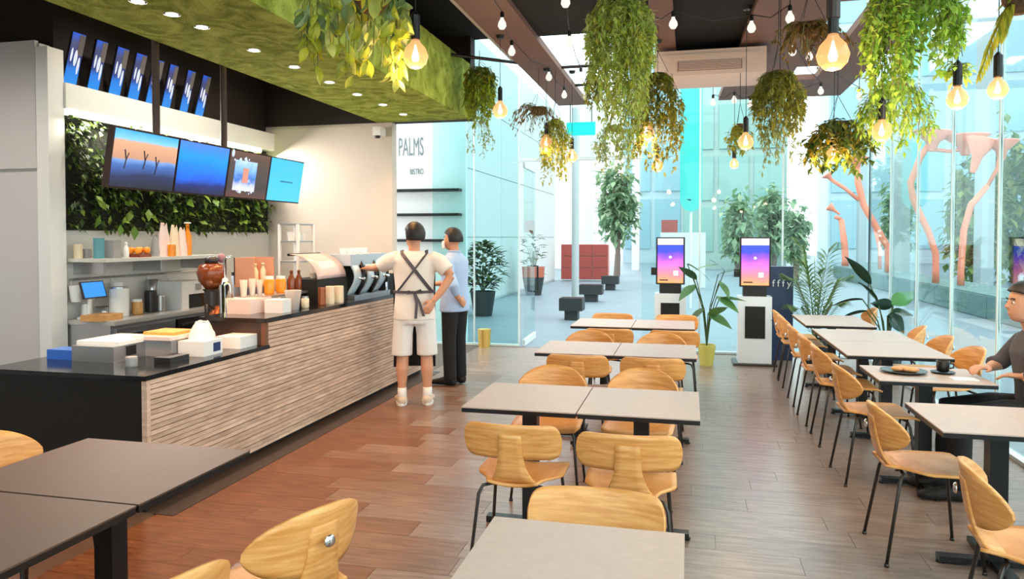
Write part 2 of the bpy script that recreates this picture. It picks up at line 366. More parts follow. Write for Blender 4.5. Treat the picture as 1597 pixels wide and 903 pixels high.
# thin black tie rods holding the glass to the rafts
for k, (a, b) in enumerate((((-1.42, 8.2, 3.5), (.5, 8.2, 3.5)), ((-1.42, 9.2, 3.5), (.45, 9.2, 3.5)), ((-2.5, 7.6, 3.56), (-1.8, 7.9, 3.5)), ((1.9, 5.2, 3.5), (2.3, 5.2, 3.5)), ((1.9, 6.24, 3.5), (2.3, 6.24, 3.5)), ((1.9, 7.28, 3.5), (2.3, 7.28, 3.5)), ((1.9, 8.32, 3.5), (2.3, 8.32, 3.5)))):
    struct('tie_rod', MB().tube([a, b], .018), M['black'])
# open glass door leaf, swung outward, with a pull handle
dr = thing('door_1', 'clear glass entrance door standing open outward', 'door', (-2.36, 10.56, 0), math.radians(92))
dr['kind'] = 'structure'
MB().box(0, -.006, .03, .95, .006, 2.68).obj('pane', M['glass'], dr); MB().box(0, -.02, .0, .95, .02, .09).obj('bottom_rail', M['whitem'], dr)
MB().box(0, -.02, 2.62, .95, .02, 2.7).obj('top_rail', M['whitem'], dr)
MB().tube([(.8,-.01,.75),(.8,-.07,.75),(.8,-.07,1.15),(.8,-.01,1.15)], .016).obj('door_handle', M['black'], dr)
sg = MB().box(-.2, -.015, -.09, .2, .015, .09).obj('hanging_sign', mat('turquoise sign', srgb(20,205,205), .4, emit=srgb(20,205,205), es=.35), bevel=.004, loc=ony(906, 201, 10.2))
tag(sg, 'blank turquoise sign board hung over the doorway', 'sign')
MB().tube([(-.15,0,.09),(-.15,0,3.46-sg.location.z)], .006).tube([(.15,0,.09),(.15,0,3.46-sg.location.z)], .006).obj('hanger', M['black'], sg)
sc_ = MB().box(-.05, -.16, -.05, .05, .0, .05).obj('security_camera', M['white'], bevel=.015, loc=(-3.62, 8.33, 2.86)); tag(sc_, 'small white security camera on top of the beige wall', 'camera')
MB().lathe([(.03,0),(.034,.03),(.0,.035)], 12).obj('lens', M['black'], sc_, loc=(0,-.13,-.08))
# ------------------------------------------------------------------ outside: corridor
wc = mat('pale wall panel', srgb(196,204,202), .6)
cw = struct('wall_corridor', MB().box(-5.1, 10.84, 0, -4.86, 27, 6.2), wc)
for j in range(4):
    for k in range(4): MB().box(-4.87, 10.9+j*4, .06+k*1.55, -4.83, 10.9+j*4+3.97, .06+k*1.55+1.53).obj('panel', wc, cw, bevel=.01)
struct('wall_far', MB().box(-12, 37, 0, -4.7, 37.4, 9), wc)
for a, b in ((-4.6, -4.0), (-2.7, -2.35)): struct('pillar', MB().box(a, 36, 0, b, 36.5, 9), wc)
blk = mat('red brown block', srgb(150,66,58), .7, var=.15, scale=12)
bw = struct('wall_block', MB().box(-4.6, 26.9, .05, -2.86, 27.3, 1.34), mat('block mortar', srgb(200,150,140), .8))
for i in range(3):
    for k in range(3):
        MB().box(-4.6+i*.58+.015, 26.84, .07+k*.43, -4.6+(i+1)*.58-.015, 26.95, .07+(k+1)*.43-.03).obj('block', blk, bw, bevel=.01)
# buildings beyond the plaza: walls, storeys of glazing
def building(label, x0, y0, x1, y1, h, cw_, cg, nx, nz, face='y'):
    t = thing('far_building', label, 'building', (0,0,0))
    MB().box(x0, y0, 0, x1, y1, h).obj('wall', cw_, t)
    for i in range(nx):
        for k in range(nz):
            z0, z1 = .9+k*(h-.9)/nz, .9+(k+.86)*(h-.9)/nz
            if face == 'y':
                a, b = x0+(x1-x0)*(i+.08)/nx, x0+(x1-x0)*(i+.92)/nx; q = MB().box(a, y0-.08, z0, b, y0+.02, z1)
            else:
                a, b = y0+(y1-y0)*(i+.08)/nx, y0+(y1-y0)*(i+.92)/nx; q = MB().box(x0-.08, a, z0, x0+.02, b, z1)
            q.obj('window', cg, t)
    return t
pb = mat('pale blue facade', srgb(176,198,206), .6); gb = mat('blue facade glass', srgb(140,180,192), .15); tb = mat('grey green facade', srgb(150,174,168), .6); tg = mat('green facade glass', srgb(126,166,160), .2)
building('pale blue office block beyond the doorway, tallest', -4, 46, 3.2, 50, 22, pb, gb, 4, 6)
building('grey-green building with wide panes behind the first kiosk', -.4, 38, 4.6, 42, 8.5, tb, tg, 3, 3)
building('white building behind the palm, between the trees', 8.5, 50, 22, 54, 22, pb, gb, 6, 6)
building('pale building along the far side of the plaza', 24, 10, 29, 48, 11, pb, gb, 12, 4, 'x')
lw = MB().box(-.9, 24, 0, .5, 24.4, 1.75).obj('low_wall', wc, bevel=.02); tag(lw, 'low white wall behind the first kiosk', 'wall')
for k, (px, Y, wpx) in enumerate(((1406, 30, 26), (1345, 40, 12), (1540, 24, 20))):
    a, b = ony(px-wpx/2, 400, Y), ony(px+wpx/2, 400, Y)
    o = MB().box(a.x, Y, 0, b.x, Y+.6, 12).obj('plaza_column', mat('grey column', srgb(160,176,180), .6), bevel=.03)
    tag(o, ['grey column between the two nearest orange sculptures', 'slim grey column far behind the palm', 'grey column right of all the orange sculptures'][k], 'column')
kb = struct('kerb_wall', MB().box(5.7, 13, 0, 6.9, 32, .47), mat('grey green stone', srgb(96,126,126), .6, var=.15, scale=6))
for k in range(12): MB().box(5.66, 13.02+k*1.58, .01, 5.74, 13.02+k*1.58+1.55, .44).obj('stone', mat('kerb stone', srgb(92,122,122), .6, var=.15, scale=9) if k == 0 else bpy.data.materials['kerb stone'], kb, bevel=.012)
bp_ = thing('street_banner', 'tall teal banner with a rounded foot on a post before the far building', 'banner', (.03, 17, 0))
MB().box(-.24, -.02, 2.45, .24, .02, 6.4).obj('cloth', mat('teal cloth', srgb(64,190,182), .7), bp_)
q = MB(); q.grid(lambda u, v: (.24*math.cos(PI*u)*v, -.02, 2.45-.27*math.sin(PI*u)*v), 16, 2, .04); q.obj('rounded_foot', bpy.data.materials['teal cloth'], bp_)
MB().tube([(0,.06,0),(0,.06,6.5)], .03).obj('post', fm, bp_); MB().tube([(-.24,.02,6.4),(0,.06,6.4),(.24,.02,6.4)], .015).obj('arm', fm, bp_)
# ------------------------------------------------------------------ furniture
def seat_mesh():
    def f(u, v):
        s = 2*u-1; y = .215-.41*v
        wd = .212
        if v < .15: wd *= .86+.14*math.sqrt(max(0, 1-((.15-v)/.15)**2))
        if v > .55: q = (v-.55)/.45; wd -= .10*q*q*(3-2*q)*.9
        z = .452-.012*(1-s*s)+.03*max(0, v-.6)*abs(s)**2-.018*max(0, (.12-v)/.12)**2
        return (s*wd, y-(.02*s*s if v > .9 else 0), z)
    return MB().grid(f, 14, 14, .013)
def stem_mesh():
    P = [(-.13,.449,.10),(-.165,.452,.105),(-.195,.468,.10),(-.218,.505,.082),(-.232,.55,.066),(-.243,.60,.058),(-.252,.66,.056),(-.258,.70,.052)]
    def f(u, v):
        i = min(int(v*(len(P)-1)), len(P)-2); t = v*(len(P)-1)-i
        y, z, h = [P[i][k]*(1-t)+P[i+1][k]*t for k in range(3)]; s = 2*u-1
        return (s*h, y, z-.0005)
    return MB().grid(f, 4, 16, .014)
def back_mesh(kind):
    hw, hh, zc, cur, ex = (.232, .082, .662, .052, 14) if kind == 'bar' else (.226, .112, .634, .105, 2.4)
    def f(u, v):
        a = (2*u-1); s = math.sin(a*PI/2)
        h = hh*max(0.02, (1-abs(s)**ex))**(.5 if kind == 'bar' else .55)
        t = 2*v-1
        z = zc+t*h+(.0 if kind == 'bar' else .012*(1-s*s))
        return (s*hw, -.245+cur*abs(s)**2.1-.035*(z-zc)/hh*.6, z)
    return MB().grid(f, 26, 8, .014)
def make_chair(name, label, kind):
    t = thing(name, label, 'chair')
    seat_mesh().obj('seat', M['oak'], t, smooth=True); stem_mesh().obj('back_stem', M['oak'], t, smooth=True)
    back_mesh(kind).obj('backrest', M['oak'], t, smooth=True)
    for sx in (-1, 1):
        for sy in (-1, 1):
            a = (sx*.12, sy*.13, .43); b = (sx*.155, sy*.15, .425); c = (sx*.205, sy*(.205 if sy > 0 else .225), .012)
            MB().tube([a, b, (sx*.172, sy*.163, .39), c], .0085, 8).lathe([(.012,0),(.012,.014)], 8, c=(c[0], c[1], 0)).obj('leg', M['legm'], t, smooth=True)
    MB().tube([(-.12,.13,.43),(0,.12,.437),(.12,.13,.43)], .008, 6).tube([(-.12,-.13,.43),(0,-.12,.437),(.12,-.13,.43)], .008, 6).tube([(0,.12,.437),(0,-.12,.437)], .012, 6).obj('seat_frame', M['black'], t, smooth=True)
    if kind == 'bar': return t
    q = MB().lathe([(.001,-.006),(.017,-.004),(.021,.002),(.021,.006)], 16)
    bmesh.ops.rotate(q.b, verts=q.b.verts, cent=(0,0,0), matrix=Matrix.Rotation(-PI/2, 3, 'X'))
    q.obj('bolt_cover', M['chrome'], t, smooth=True, loc=(0, -.278, .65))
    return t
barc = make_chair('dining_chair', '', 'bar'); ovalc = make_chair('dining_chair', '', 'oval'); used = {}
def chair(kind, x, y, rz, label, group):
    src = barc if kind == 'bar' else ovalc
    if kind not in used:
        used[kind] = 1; src.location = (x, y, 0); src.rotation_euler = (0,0,rz); src['label'] = label; src['group'] = group; return src
    return dup(src, label, (x, y, 0), rz, group)
G1, G2, G3, G4 = 'chairs along the centre tables', 'chairs on the aisle side of the window tables', 'chairs on the glass side of the window tables', 'chairs around the brown tables'
chair('bar', -.79, 3.49, 0, 'orange ply chair with wide bar back, left of the nearest pair seen from behind', G1)
chair('bar', -.26, 3.44, .03, 'orange ply chair with wide bar back, right of the nearest pair seen from behind', G1)
chair('bar', -.30, 2.24, PI, 'ply chair facing the camera across the nearest small greige table', G1)
chair('oval', -.85, 4.53, PI+.05, 'round-topped ply chair tucked behind the second centre table, left one', G1)
chair('oval', -.29, 4.55, PI-.05, 'round-topped ply chair tucked behind the second centre table, right one', G1)
chair('bar', -.79, 5.53, 0, 'bar-back ply chair at the near side of the third centre table, left one', G1)
chair('bar', -.25, 5.52, 0, 'bar-back ply chair at the near side of the third centre table, right one', G1)
chair('oval', -.86, 6.42, PI+.06, 'round-topped ply chair behind the third centre table, left one', G1)
chair('oval', -.24, 6.42, PI-.04, 'round-topped ply chair behind the third centre table, right one', G1)
chair('bar', -.74, 7.12, .05, 'bar-back ply chair at the near side of the farthest centre table, left one', G1)
chair('bar', -.13, 7.12, 0, 'bar-back ply chair at the near side of the farthest centre table, right one', G1)
chair('bar', -.83, 8.06, PI, 'bar-back ply chair behind the farthest centre table, left one', G1)
chair('bar', -.13, 8.06, PI, 'bar-back ply chair behind the farthest centre table, in front of the first kiosk', G1)
nth = ['nearest', 'second nearest', 'third', 'fourth', 'fifth', 'sixth', 'seventh', 'farthest']
for k, (y, dx, a) in enumerate(((3.05,.04,-.15),(4.08,-.06,.03),(5.28,-.02,.05),(6.18,-.02,0),(6.83,-.03,.04),(7.55,-.03,0),(8.45,-.02,0),(9.0,-.01,0))):
    chair('oval', 1.22+dx, y, -PI/2+a, f'{nth[k]} ply chair in the row along the aisle by the window tables', G2)
for k, (y, a) in enumerate(((5.1,.0),(6.3,.15),(7.0,.05),(7.75,-.15),(9.6,0))):
    chair('oval', 1.93, y, PI/2+a, ['ply chair under the seated person in black trousers', 'ply chair by the glass behind the black cup and plate', 'ply chair by the glass, edge-on, at the double grey table', 'ply chair by the glass in front of the dark leaved plant', 'ply chair by the glass at the farthest window table'][k], G3)
chair('oval', -1.34, 2.20, PI/2-.42, 'pale ply chair with shiny back bolt, large in front at the brown tables', G4)
chair('oval', -1.47, 1.66, PI/2-.3, 'ply chair cut by the frame bottom beside the brown table', G4)
chair('oval', -2.72, 2.52, -PI/2, 'ply chair at the far left end of the brown tables', G4)
chair('oval', -2.40, 1.72, -PI/2-.1, 'ply chair pushed under the nearer brown table, only its seat showing', G4)

def make_table(label, x0, y0, x1, y1, tm, group, z=.72):
    cx, cy = (x0+x1)/2, (y0+y1)/2; t = thing('cafe_table', label, 'table', (cx, cy, 0), 0, group)
    hx, hy = (x1-x0)/2-.003, (y1-y0)/2-.003
    tp = MB().box(-hx, -hy, z-.006, hx, hy, z).obj('tabletop', tm, t, bevel=.002)
    MB().box(-hx+.001, -hy+.001, z-.028, hx-.001, hy-.001, z-.006).obj('edge_board', M['black'], tp)
    MB().box(-.04, -.04, .03, .04, .04, z-.04).obj('column', M['black'], t, bevel=.004)
    MB().box(-.17, -.17, z-.042, .17, .17, z-.028).obj('top_plate', M['black'], t)
    MB().box(-.25, -.03, .012, .25, .03, .04).box(-.03, -.28, .012, .03, .28, .04).obj('base', M['black'], t, bevel=.004)
    for a, b in ((-.24,0),(.24,0),(0,-.27),(0,.27)): MB().lathe([(.018,0),(.018,.012)], 10, c=(a,b,0)).obj('foot', M['black'], t)
    return t
T1, T2, T3 = 'greige tables in the centre row', 'greige tables along the window', 'brown tables at the lower left'
make_table('nearest greige table in the centre, empty', -.595, 1.55, -.005, 2.23, M['tablet'], T1)
for nm, a, b in (('second', 3.64, 4.31), ('third', 5.50, 6.18), ('farthest', 7.25, 7.96)):
    make_table(f'{nm} greige centre table, left unit of its pair', -1.15, a, -.545, b, M['tablet'], T1)
    make_table(f'{nm} greige centre table, right unit of its pair', -.545, a, .06, b, M['tablet'], T1)
make_table('greige window table at the frame edge, nearest of the row', 1.42, 2.65, 2.06, 3.3, M['tablet'], T2)
make_table('greige window table nearer than the one with the plate', 1.12, 3.68, 1.78, 4.3, M['tablet'], T2)
make_table('greige window table holding the plate and black cup', 1.14, 4.92, 1.80, 5.48, M['tablet'], T2)
make_table('long greige window table, nearer unit', 1.15, 5.92, 1.88, 6.74, M['tablet'], T2)
make_table('long greige window table, farther unit', 1.15, 6.74, 1.88, 7.56, M['tablet'], T2)
make_table('farthest greige window table before the palm', 1.14, 7.85, 1.80, 8.9, M['tablet'], T2)
make_table('table toned brown by the light at lower left, farther one', -2.56, 2.05, -1.755, 2.69, M['tabledim'], T3)
make_table('table toned brown by the light at lower left, nearer one cut by the frame', -2.56, 1.25, -1.755, 2.045, M['tabledim'], T3)
# plate, food, cup and cutlery on the third window table
zt = .72
pl = MB().lathe([(.07,0),(.09,.004),(.135,.014),(.14,.018),(.13,.017),(.085,.008),(.0,.008)], 24).obj('plate', mat('dark plate', srgb(60,58,58), .3), smooth=True, loc=(1.36, 5.24, zt)); tag(pl, 'dark round plate with pastry on the window table', 'plate')
fd = MB(); 
for k in range(5): fd.ball((R.uniform(-.05,.05), R.uniform(-.03,.03), .018), .03, 1.4, 1, .55, 10)
fo = fd.obj('pastry', mat('baked crust', srgb(214,150,98), .6, var=.25, scale=30), smooth=True, loc=(1.36, 5.24, zt+.006)); tag(fo, 'golden pastry lying on the dark plate', 'food')
cp = MB().lathe([(.028,0),(.036,.006),(.040,.07),(.037,.07),(.033,.01),(0,.008)], 18).obj('cup', M['black'], smooth=True, loc=(1.60, 5.27, zt+.012)); tag(cp, 'black cup beside the plate on the window table', 'cup')
MB().tube([(.036,0,.055),(.062,0,.05),(.062,0,.026),(.036,0,.02)], .005, 6).obj('handle', M['black'], cp, smooth=True)
so = MB().lathe([(.04,0),(.07,.008),(.072,.012),(.04,.006),(0,.006)], 20).obj('saucer', M['black'], smooth=True, loc=(1.60, 5.27, zt)); tag(so, 'black saucer under the black cup', 'saucer')
kn = MB().box(-.1, -.008, 0, .1, .008, .004).obj('knife', M['steel'], bevel=.001, loc=(1.40, 5.03, zt)); tag(kn, 'steel knife beside the dark plate', 'cutlery')
np_ = MB().box(-.07, -.05, 0, .07, .05, .004).obj('napkin', M['white'], loc=(1.66, 5.08, zt)); tag(np_, 'white napkin lying by the seated person', 'napkin')

# ------------------------------------------------------------------ service counter, low end nearest, raised bar beyond
def slats(parent, y0, y1, z0, z1, n):
    h = (z1-z0)/n
    for k in range(n):
        MB().box(-3.075, y0, z0+k*h+.002, -3.05+(.006 if k % 2 else 0), y1, z0+(k+1)*h-.004).obj('slat', M['slat'], parent, bevel=.003)
ct = thing('service_counter', 'long bar counter faced with pale wooden slats, low near end, raised beyond', 'counter', (-3.5, 5.5, 0))
inv = Matrix.Translation((3.5, -5.5, 0))
def cpart(name, b, m, **k): 
    bmesh.ops.transform(b.b, matrix=inv, verts=b.b.verts); return b.obj(name, m, ct, **k)
cpart('plinth', MB().box(-4.1, 3.72, 0, -3.12, 8.3, .06), M['panel'])
cpart('end_panel', MB().box(-4.15, 3.64, 0.0, -3.07, 3.67, .772), M['panel'])
cpart('carcass', MB().box(-4.1, 3.67, .06, -3.08, 8.3, .76), M['blackm'])
cpart('carcass', MB().box(-3.56, 4.9, .76, -3.08, 8.3, .965), M['blackm'])
cpart('step_panel', MB().box(-3.56, 4.87, .8, -3.08, 4.9, .965), mat('dark walnut', srgb(70,46,36), .5))
cpart('rear_bench', MB().box(-4.1, 4.9, .76, -3.56, 8.3, .8), M['steel'])
cpart('worktop', MB().box(-4.19, 3.60, .772, -3.03, 4.9, .80), M['stone'], bevel=.004)
cpart('bar_top', MB().box(-3.6, 4.84, .968, -3.03, 8.32, 1.0), M['stone'], bevel=.004)
cpart('corner_post', MB().box(-3.08, 3.63, .03, -3.045, 3.66, .772), M['slat'])
cpart('corner_post', MB().box(-3.08, 4.86, .8, -3.045, 4.9, .968), mat('red brown post', srgb(120,72,48), .5))
def cslat(y0, y1, z0, z1, n):
    h = (z1-z0)/n
    for k in range(n):
        b = MB().box(-3.08, y0, z0+k*h+.002, -3.05+(.006 if k % 2 else 0), y1, z0+(k+1)*h-.003)
        cpart('slat', b, M['slat'])
cslat(3.66, 8.3, .05, .772, 24); cslat(4.9, 8.3, .775, .966, 6)
# ------------------------------------------------------------------ self-order kiosks
scr = ramp_emis('kiosk screen', [(0, srgb(250,160,90)), (.22, srgb(240,130,130)), (.45, srgb(232,110,190)), (.66, srgb(150,70,230)), (.8, srgb(40,50,230)), (1, srgb(20,60,220))], 2, 1.1, 2, .25)
def kiosk(label, x, y, rz):
    t = thing('order_kiosk', label, 'kiosk', (x, y, 0), rz, 'self-order kiosks by the glass front')
    MB().box(-.26, -.22, 0, .26, .22, .03).obj('base_plate', M['legm'], t, bevel=.004)
    MB().box(-.2, -.15, .03, .2, .15, .86).obj('cabinet', M['whitem'], t, bevel=.008)
    MB().box(-.12, -.158, .34, .12, -.148, .74).obj('printer_panel', M['blackm'], t, bevel=.003)
    MB().box(-.14, -.09, .86, .14, .08, 1.0).obj('neck', M['black'], t)
    MB().box(-.185, -.11, .98, .185, -.03, 1.6).obj('screen_case', M['black'], t, bevel=.008)
    MB().box(-.165, -.116, 1.0, .165, -.109, 1.5).obj('screen', scr, t)
    MB().box(-.165, -.118, 1.5, .165, -.109, 1.585).obj('header', mat('pale lilac', srgb(226,206,222), .5, emit=srgb(226,206,222), es=.3), t)
    ic = emis('screen mark', (1,.95,.95,1), 1)
    o = MB().lathe([(.018,0),(.018,.002)], 12).obj('logo', ic, t); o.rotation_euler = (PI/2, 0, 0); o.location = (0, -.117, 1.34)
    MB().box(-.03, -.119, 1.1, .03, -.115, 1.16).obj('logo', ic, t, loc=(.07, 0, 0))
    MB().box(-.14, -.119, 1.03, -.03, -.115, 1.045).obj('caption', M['blackm'], t)
    MB().box(-.25, -.08, 1.1, -.185, -.02, 1.2).obj('card_reader', M['black'], t, bevel=.004)
    return t
kiosk('white order kiosk with glowing screen beside the yellow potted plant, nearer', .80, 9.75, .0)
kiosk('white order kiosk with glowing screen, half hidden behind the centre tables', -.24, 10.0, .0)
nb = thing('info_board', 'navy blue standing board with white marks behind the second kiosk', 'board', (1.14, 10.2, 0))
nvm = mat('navy panel', srgb(32,54,92), .4)
MB().box(-.17, -.1, 0, .17, .1, 1.22).obj('panel', nvm, nb, bevel=.006)
for k in range(3): text('f', .13, (-.09+k*.06, -.103, .96), (PI/2,0,0), M['whitem'], nb, 1, 'lettering')
text('y', .13, (.09, -.103, .96), (PI/2,0,0), M['whitem'], nb, 1, 'lettering')
# ------------------------------------------------------------------ kitchen: back counter, shelf, planted wall, lit menu boards
bc = thing('back_counter', 'steel back counter along the kitchen wall with dark fridge doors', 'counter', (-4.95, 6.3, 0))
binv = Matrix.Translation((4.95, -6.3, 0))
def bpart(name, b, m, par=bc, **k):
    bmesh.ops.transform(b.b, matrix=binv, verts=b.b.verts); return b.obj(name, m, par, **k)
bpart('plinth', MB().box(BX+.05, 5.18, 0, -4.72, 8.3, .1), M['panel'])
bpart('cabinet', MB().box(BX+.04, 5.18, .1, -4.69, 8.3, .86), M['steel'])
bpart('worktop', MB().box(BX+.04, 5.17, .86, -4.64, 8.32, .9), mat('pale steel top', srgb(196,190,184), .3, .3), bevel=.006)
for k, c in enumerate((M['steel'], M['black'], M['black'], M['steel'])):
    d = bpart('door', MB().box(-4.69, 5.22+k*.76, .14, -4.665, 5.22+k*.76+.73, .83), c, bevel=.004)
    bpart('handle', MB().box(-4.665, 5.26+k*.76, .76, -4.645, 5.26+k*.76+.3, .78), M['chrome'], d)
sh = MB().box(BX+.03, 5.18, 1.39, -4.72, 6.75, 1.42).obj('wall_shelf', mat('pale shelf', srgb(214,210,200), .4, .2), bevel=.004)
tag(sh, 'long pale shelf of bags and boxes along the kitchen wall', 'shelf')
for y in (5.3, 6.0, 6.68): MB().box(BX+.03, y, 1.28, -4.86, y+.02, 1.39).obj('bracket', M['steel'], sh)
rl = MB().tube([(BX+.07, 5.25, 1.24), (BX+.07, 7.2, 1.24)], .01).obj('tool_rail', M['steel']); tag(rl, 'steel rail under the long kitchen shelf', 'rail')
for y in (5.3, 6.2, 7.15): MB().tube([(BX+.02, y, 1.24), (BX+.07, y, 1.24)], .008).obj('rail_stud', M['steel'], rl)

# living wall: dark backing, many leaves; the biggest leaves are parts of their own
lwm = leafmat('living wall leaf', [srgb(26,40,14), srgb(50,74,24), srgb(86,112,36), srgb(34,52,18), srgb(124,146,56)], .25)
LW = thing('living_wall', 'planted green wall filling the kitchen wall below the white beam', 'plant wall', (BX, 5.2, 1.66))
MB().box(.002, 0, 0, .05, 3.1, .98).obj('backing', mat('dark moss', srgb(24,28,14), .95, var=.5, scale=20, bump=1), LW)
b = MB(); rr = random.Random(3)
for k in range(6200):
    y = rr.uniform(.0, 3.1); z = rr.uniform(0, .96); n = mnoise.noise((y*3.2, z*3.2, 1))
    if rr.random() > .55 + n*1.1: continue
    p = (.04+rr.uniform(0,.10+.07*n), y, z)
    b.leaf(p, (rr.uniform(.2,1), rr.uniform(-.8,.8), rr.uniform(-.9,.5)), rr.uniform(.04,.095), rr.uniform(.02,.045))
b.obj('foliage', lwm, LW, kind='stuff')
big = MB().leaf((0,0,0), (1,0,-.3), .12, .06, fold=.1).mesh('leaf', leafmat('large wall leaf', [srgb(70,104,30), srgb(110,146,46), srgb(150,176,66), srgb(56,84,30)], .3))
for k in range(170):
    y, z = rr.uniform(.05, 3.05), rr.uniform(.04, .95)
    o = link('leaf', big, LW, (.13+rr.uniform(0,.06), y, z)); o.rotation_euler = (rr.uniform(-1,1), rr.uniform(-.3,1.0), rr.uniform(-1.1,1.1)); s_ = rr.uniform(.6,1.2); o.scale = (s_, s_, s_)

# hanging menu screens
s1 = ramp_emis('sky and hill picture', [(0, srgb(22,24,40)), (.22, srgb(30,44,84)), (.40, srgb(60,100,170)), (.47, srgb(110,150,205)), (.50, srgb(190,140,110)), (.78, srgb(210,160,125)), (.82, srgb(120,190,240)), (1, srgb(20,150,225))], 2, 1.0, 1.5, .22)
s2 = ramp_emis('blue sea picture', [(0, srgb(14,24,60)), (.15, srgb(18,40,110)), (.3, srgb(16,90,210)), (.7, srgb(6,140,236)), (1, srgb(70,120,230))], 2, 1.0, 2.5, .3)
s3 = ramp_emis('brown poster picture', [(0, srgb(96,62,48)), (.25, srgb(66,56,54)), (.7, srgb(84,66,58)), (1, srgb(110,74,56))], 2, .8, 2, .3)
s4 = ramp_emis('plain cyan picture', [(0, srgb(70,185,240)), (1, srgb(62,176,236))], 2, 1.0)
tilt = math.atan2(.07, .41)
ys = [4.18, 4.83, 5.46, 6.08, 6.68]; names = ['picture of a tan hill under blue sky', 'deep blue sea picture', 'small framed poster on brown', 'plain cyan picture']
for k in range(4):
    y0, y1 = ys[k]+.006, ys[k+1]-.006
    t = thing('menu_screen', f'hanging lit menu screen showing a {names[k]}' if k != 1 else 'hanging lit menu screen glowing deep blue, second from the left', 'screen', (-3.8, (y0+y1)/2, 1.935), 0, 'menu screens over the counter')
    t.rotation_euler = (0, tilt, 0); hw = (y1-y0)/2
    MB().box(-.05, -hw, 0, 0, hw, .415).obj('case', M['darkbrown'], t, bevel=.006 if k < 3 else .02)
    MB().box(-.001, -hw+.008, .012, .004, hw-.008, .405).obj('display', (s1, s2, s3, s4)[k], t, bevel=0 if k < 3 else .002)
    if k == 0:
        q = MB()
        for yy, zz in ((-.2,.2),(-.02,.21),(.1,.18)):
            q.tube([(.006, yy, zz-.06), (.006, yy+.01, zz), (.006, yy-.01, zz+.07)], .005, 5).tube([(.006, yy+.01, zz), (.006, yy+.03, zz+.05)], .004, 5)
        q.obj('tree_picture', mat('dark print', srgb(30,34,60), .5), t)
    if k == 2:
        ws = emis('white splash', srgb(200,215,250), .9)
        MB().box(.004, -.22, .07, .007, .1, .33).obj('poster_picture', ramp_emis('small poster', [(0, srgb(210,210,245)), (.25, srgb(170,180,225)), (.4, srgb(60,110,190)), (.7, srgb(120,170,225)), (1, srgb(170,200,240))], 2, 1, 5, .5), t)
        q = MB()
        for i in range(26): q.ball((.006, rr.uniform(-.24,.13), rr.choice((.07,.09,.33)) + rr.uniform(-.02,.02)), rr.uniform(.006,.016), .2, 1, 1, 6)
        q.ball((.007, -.27, .38), .02, .2, 1, 1.6, 8); q.obj('splash', ws, t, kind='stuff')
        MB().box(.007, -.1, .14, .009, -.02, .27).obj('figure', mat('rose print', srgb(206,160,160), .6), t)
    if k == 3: MB().box(.004, -.1, .19, .006, .12, .205).obj('caption', mat('faint print', srgb(40,140,200), .6), t)
for k, y in enumerate((4.62, 5.42)):
    o = MB().tube([(-3.765, y, 2.32), (-3.765, y, 3.96)], .026, 10).lathe([(.06,3.94),(.06,3.96)], 12, c=(-3.765, y, 0)).obj('hanging_pole', mat('bronze tube', srgb(64,44,36), .5), smooth=False)
    tag(o, ['bronze pole holding the left pair of menu screens', 'bronze pole holding the right pair of menu screens'][k], 'pole')
# eight lit banners leaning on the dark bulkhead above the white beam
bt1 = ramp_emis('blue banner', [(0, srgb(20,130,215)), (.3, srgb(24,110,205)), (.42, srgb(30,50,120)), (.55, srgb(40,50,110)), (.8, srgb(60,62,104)), (1, srgb(30,80,190))], 2, .85, 3, .2)
wf = emis('pale print', srgb(215,220,228), .75)
tl = math.atan2(.12, .44)
for k, (y0, y1) in enumerate(((5.187,5.325),(5.445,5.57),(5.687,5.825),(5.922,6.055),(6.157,6.29),(6.38,6.50),(6.647,6.765),(6.891,7.02))):
    t = thing('lit_banner', f'{["leftmost","second","third","fourth","fifth","sixth","seventh","rightmost"][k]} narrow blue lit banner above the white beam, counted from the left', 'banner', (-5.14, (y0+y1)/2, 2.9), 0, 'blue banners above the beam')
    t.rotation_euler = (0, tl, 0); hw = (y1-y0)/2
    MB().box(-.02, -hw, 0, 0, hw, .44).obj('board', M['blackm'], t)
    MB().box(0, -hw+.003, .003, .004, hw-.003, .437).obj('print', bt1, t)
    q = MB()
    for i, (yy, zz, h) in enumerate(((-.6,.22,.12),(.05,.2,.14),(.62,.14,.15))): q.ball((.005, yy*hw, zz+.03), h/2, .04, .26 if i == 1 else .18, 1, 8)
    q.obj('white_figure', wf, t)
    q = MB().box(.004, hw*.1, .26, .006, hw*.95, .43); q.obj('grey_patch', mat('grey print', srgb(104,98,100), .6) if k == 0 else bpy.data.materials['grey print'], t)

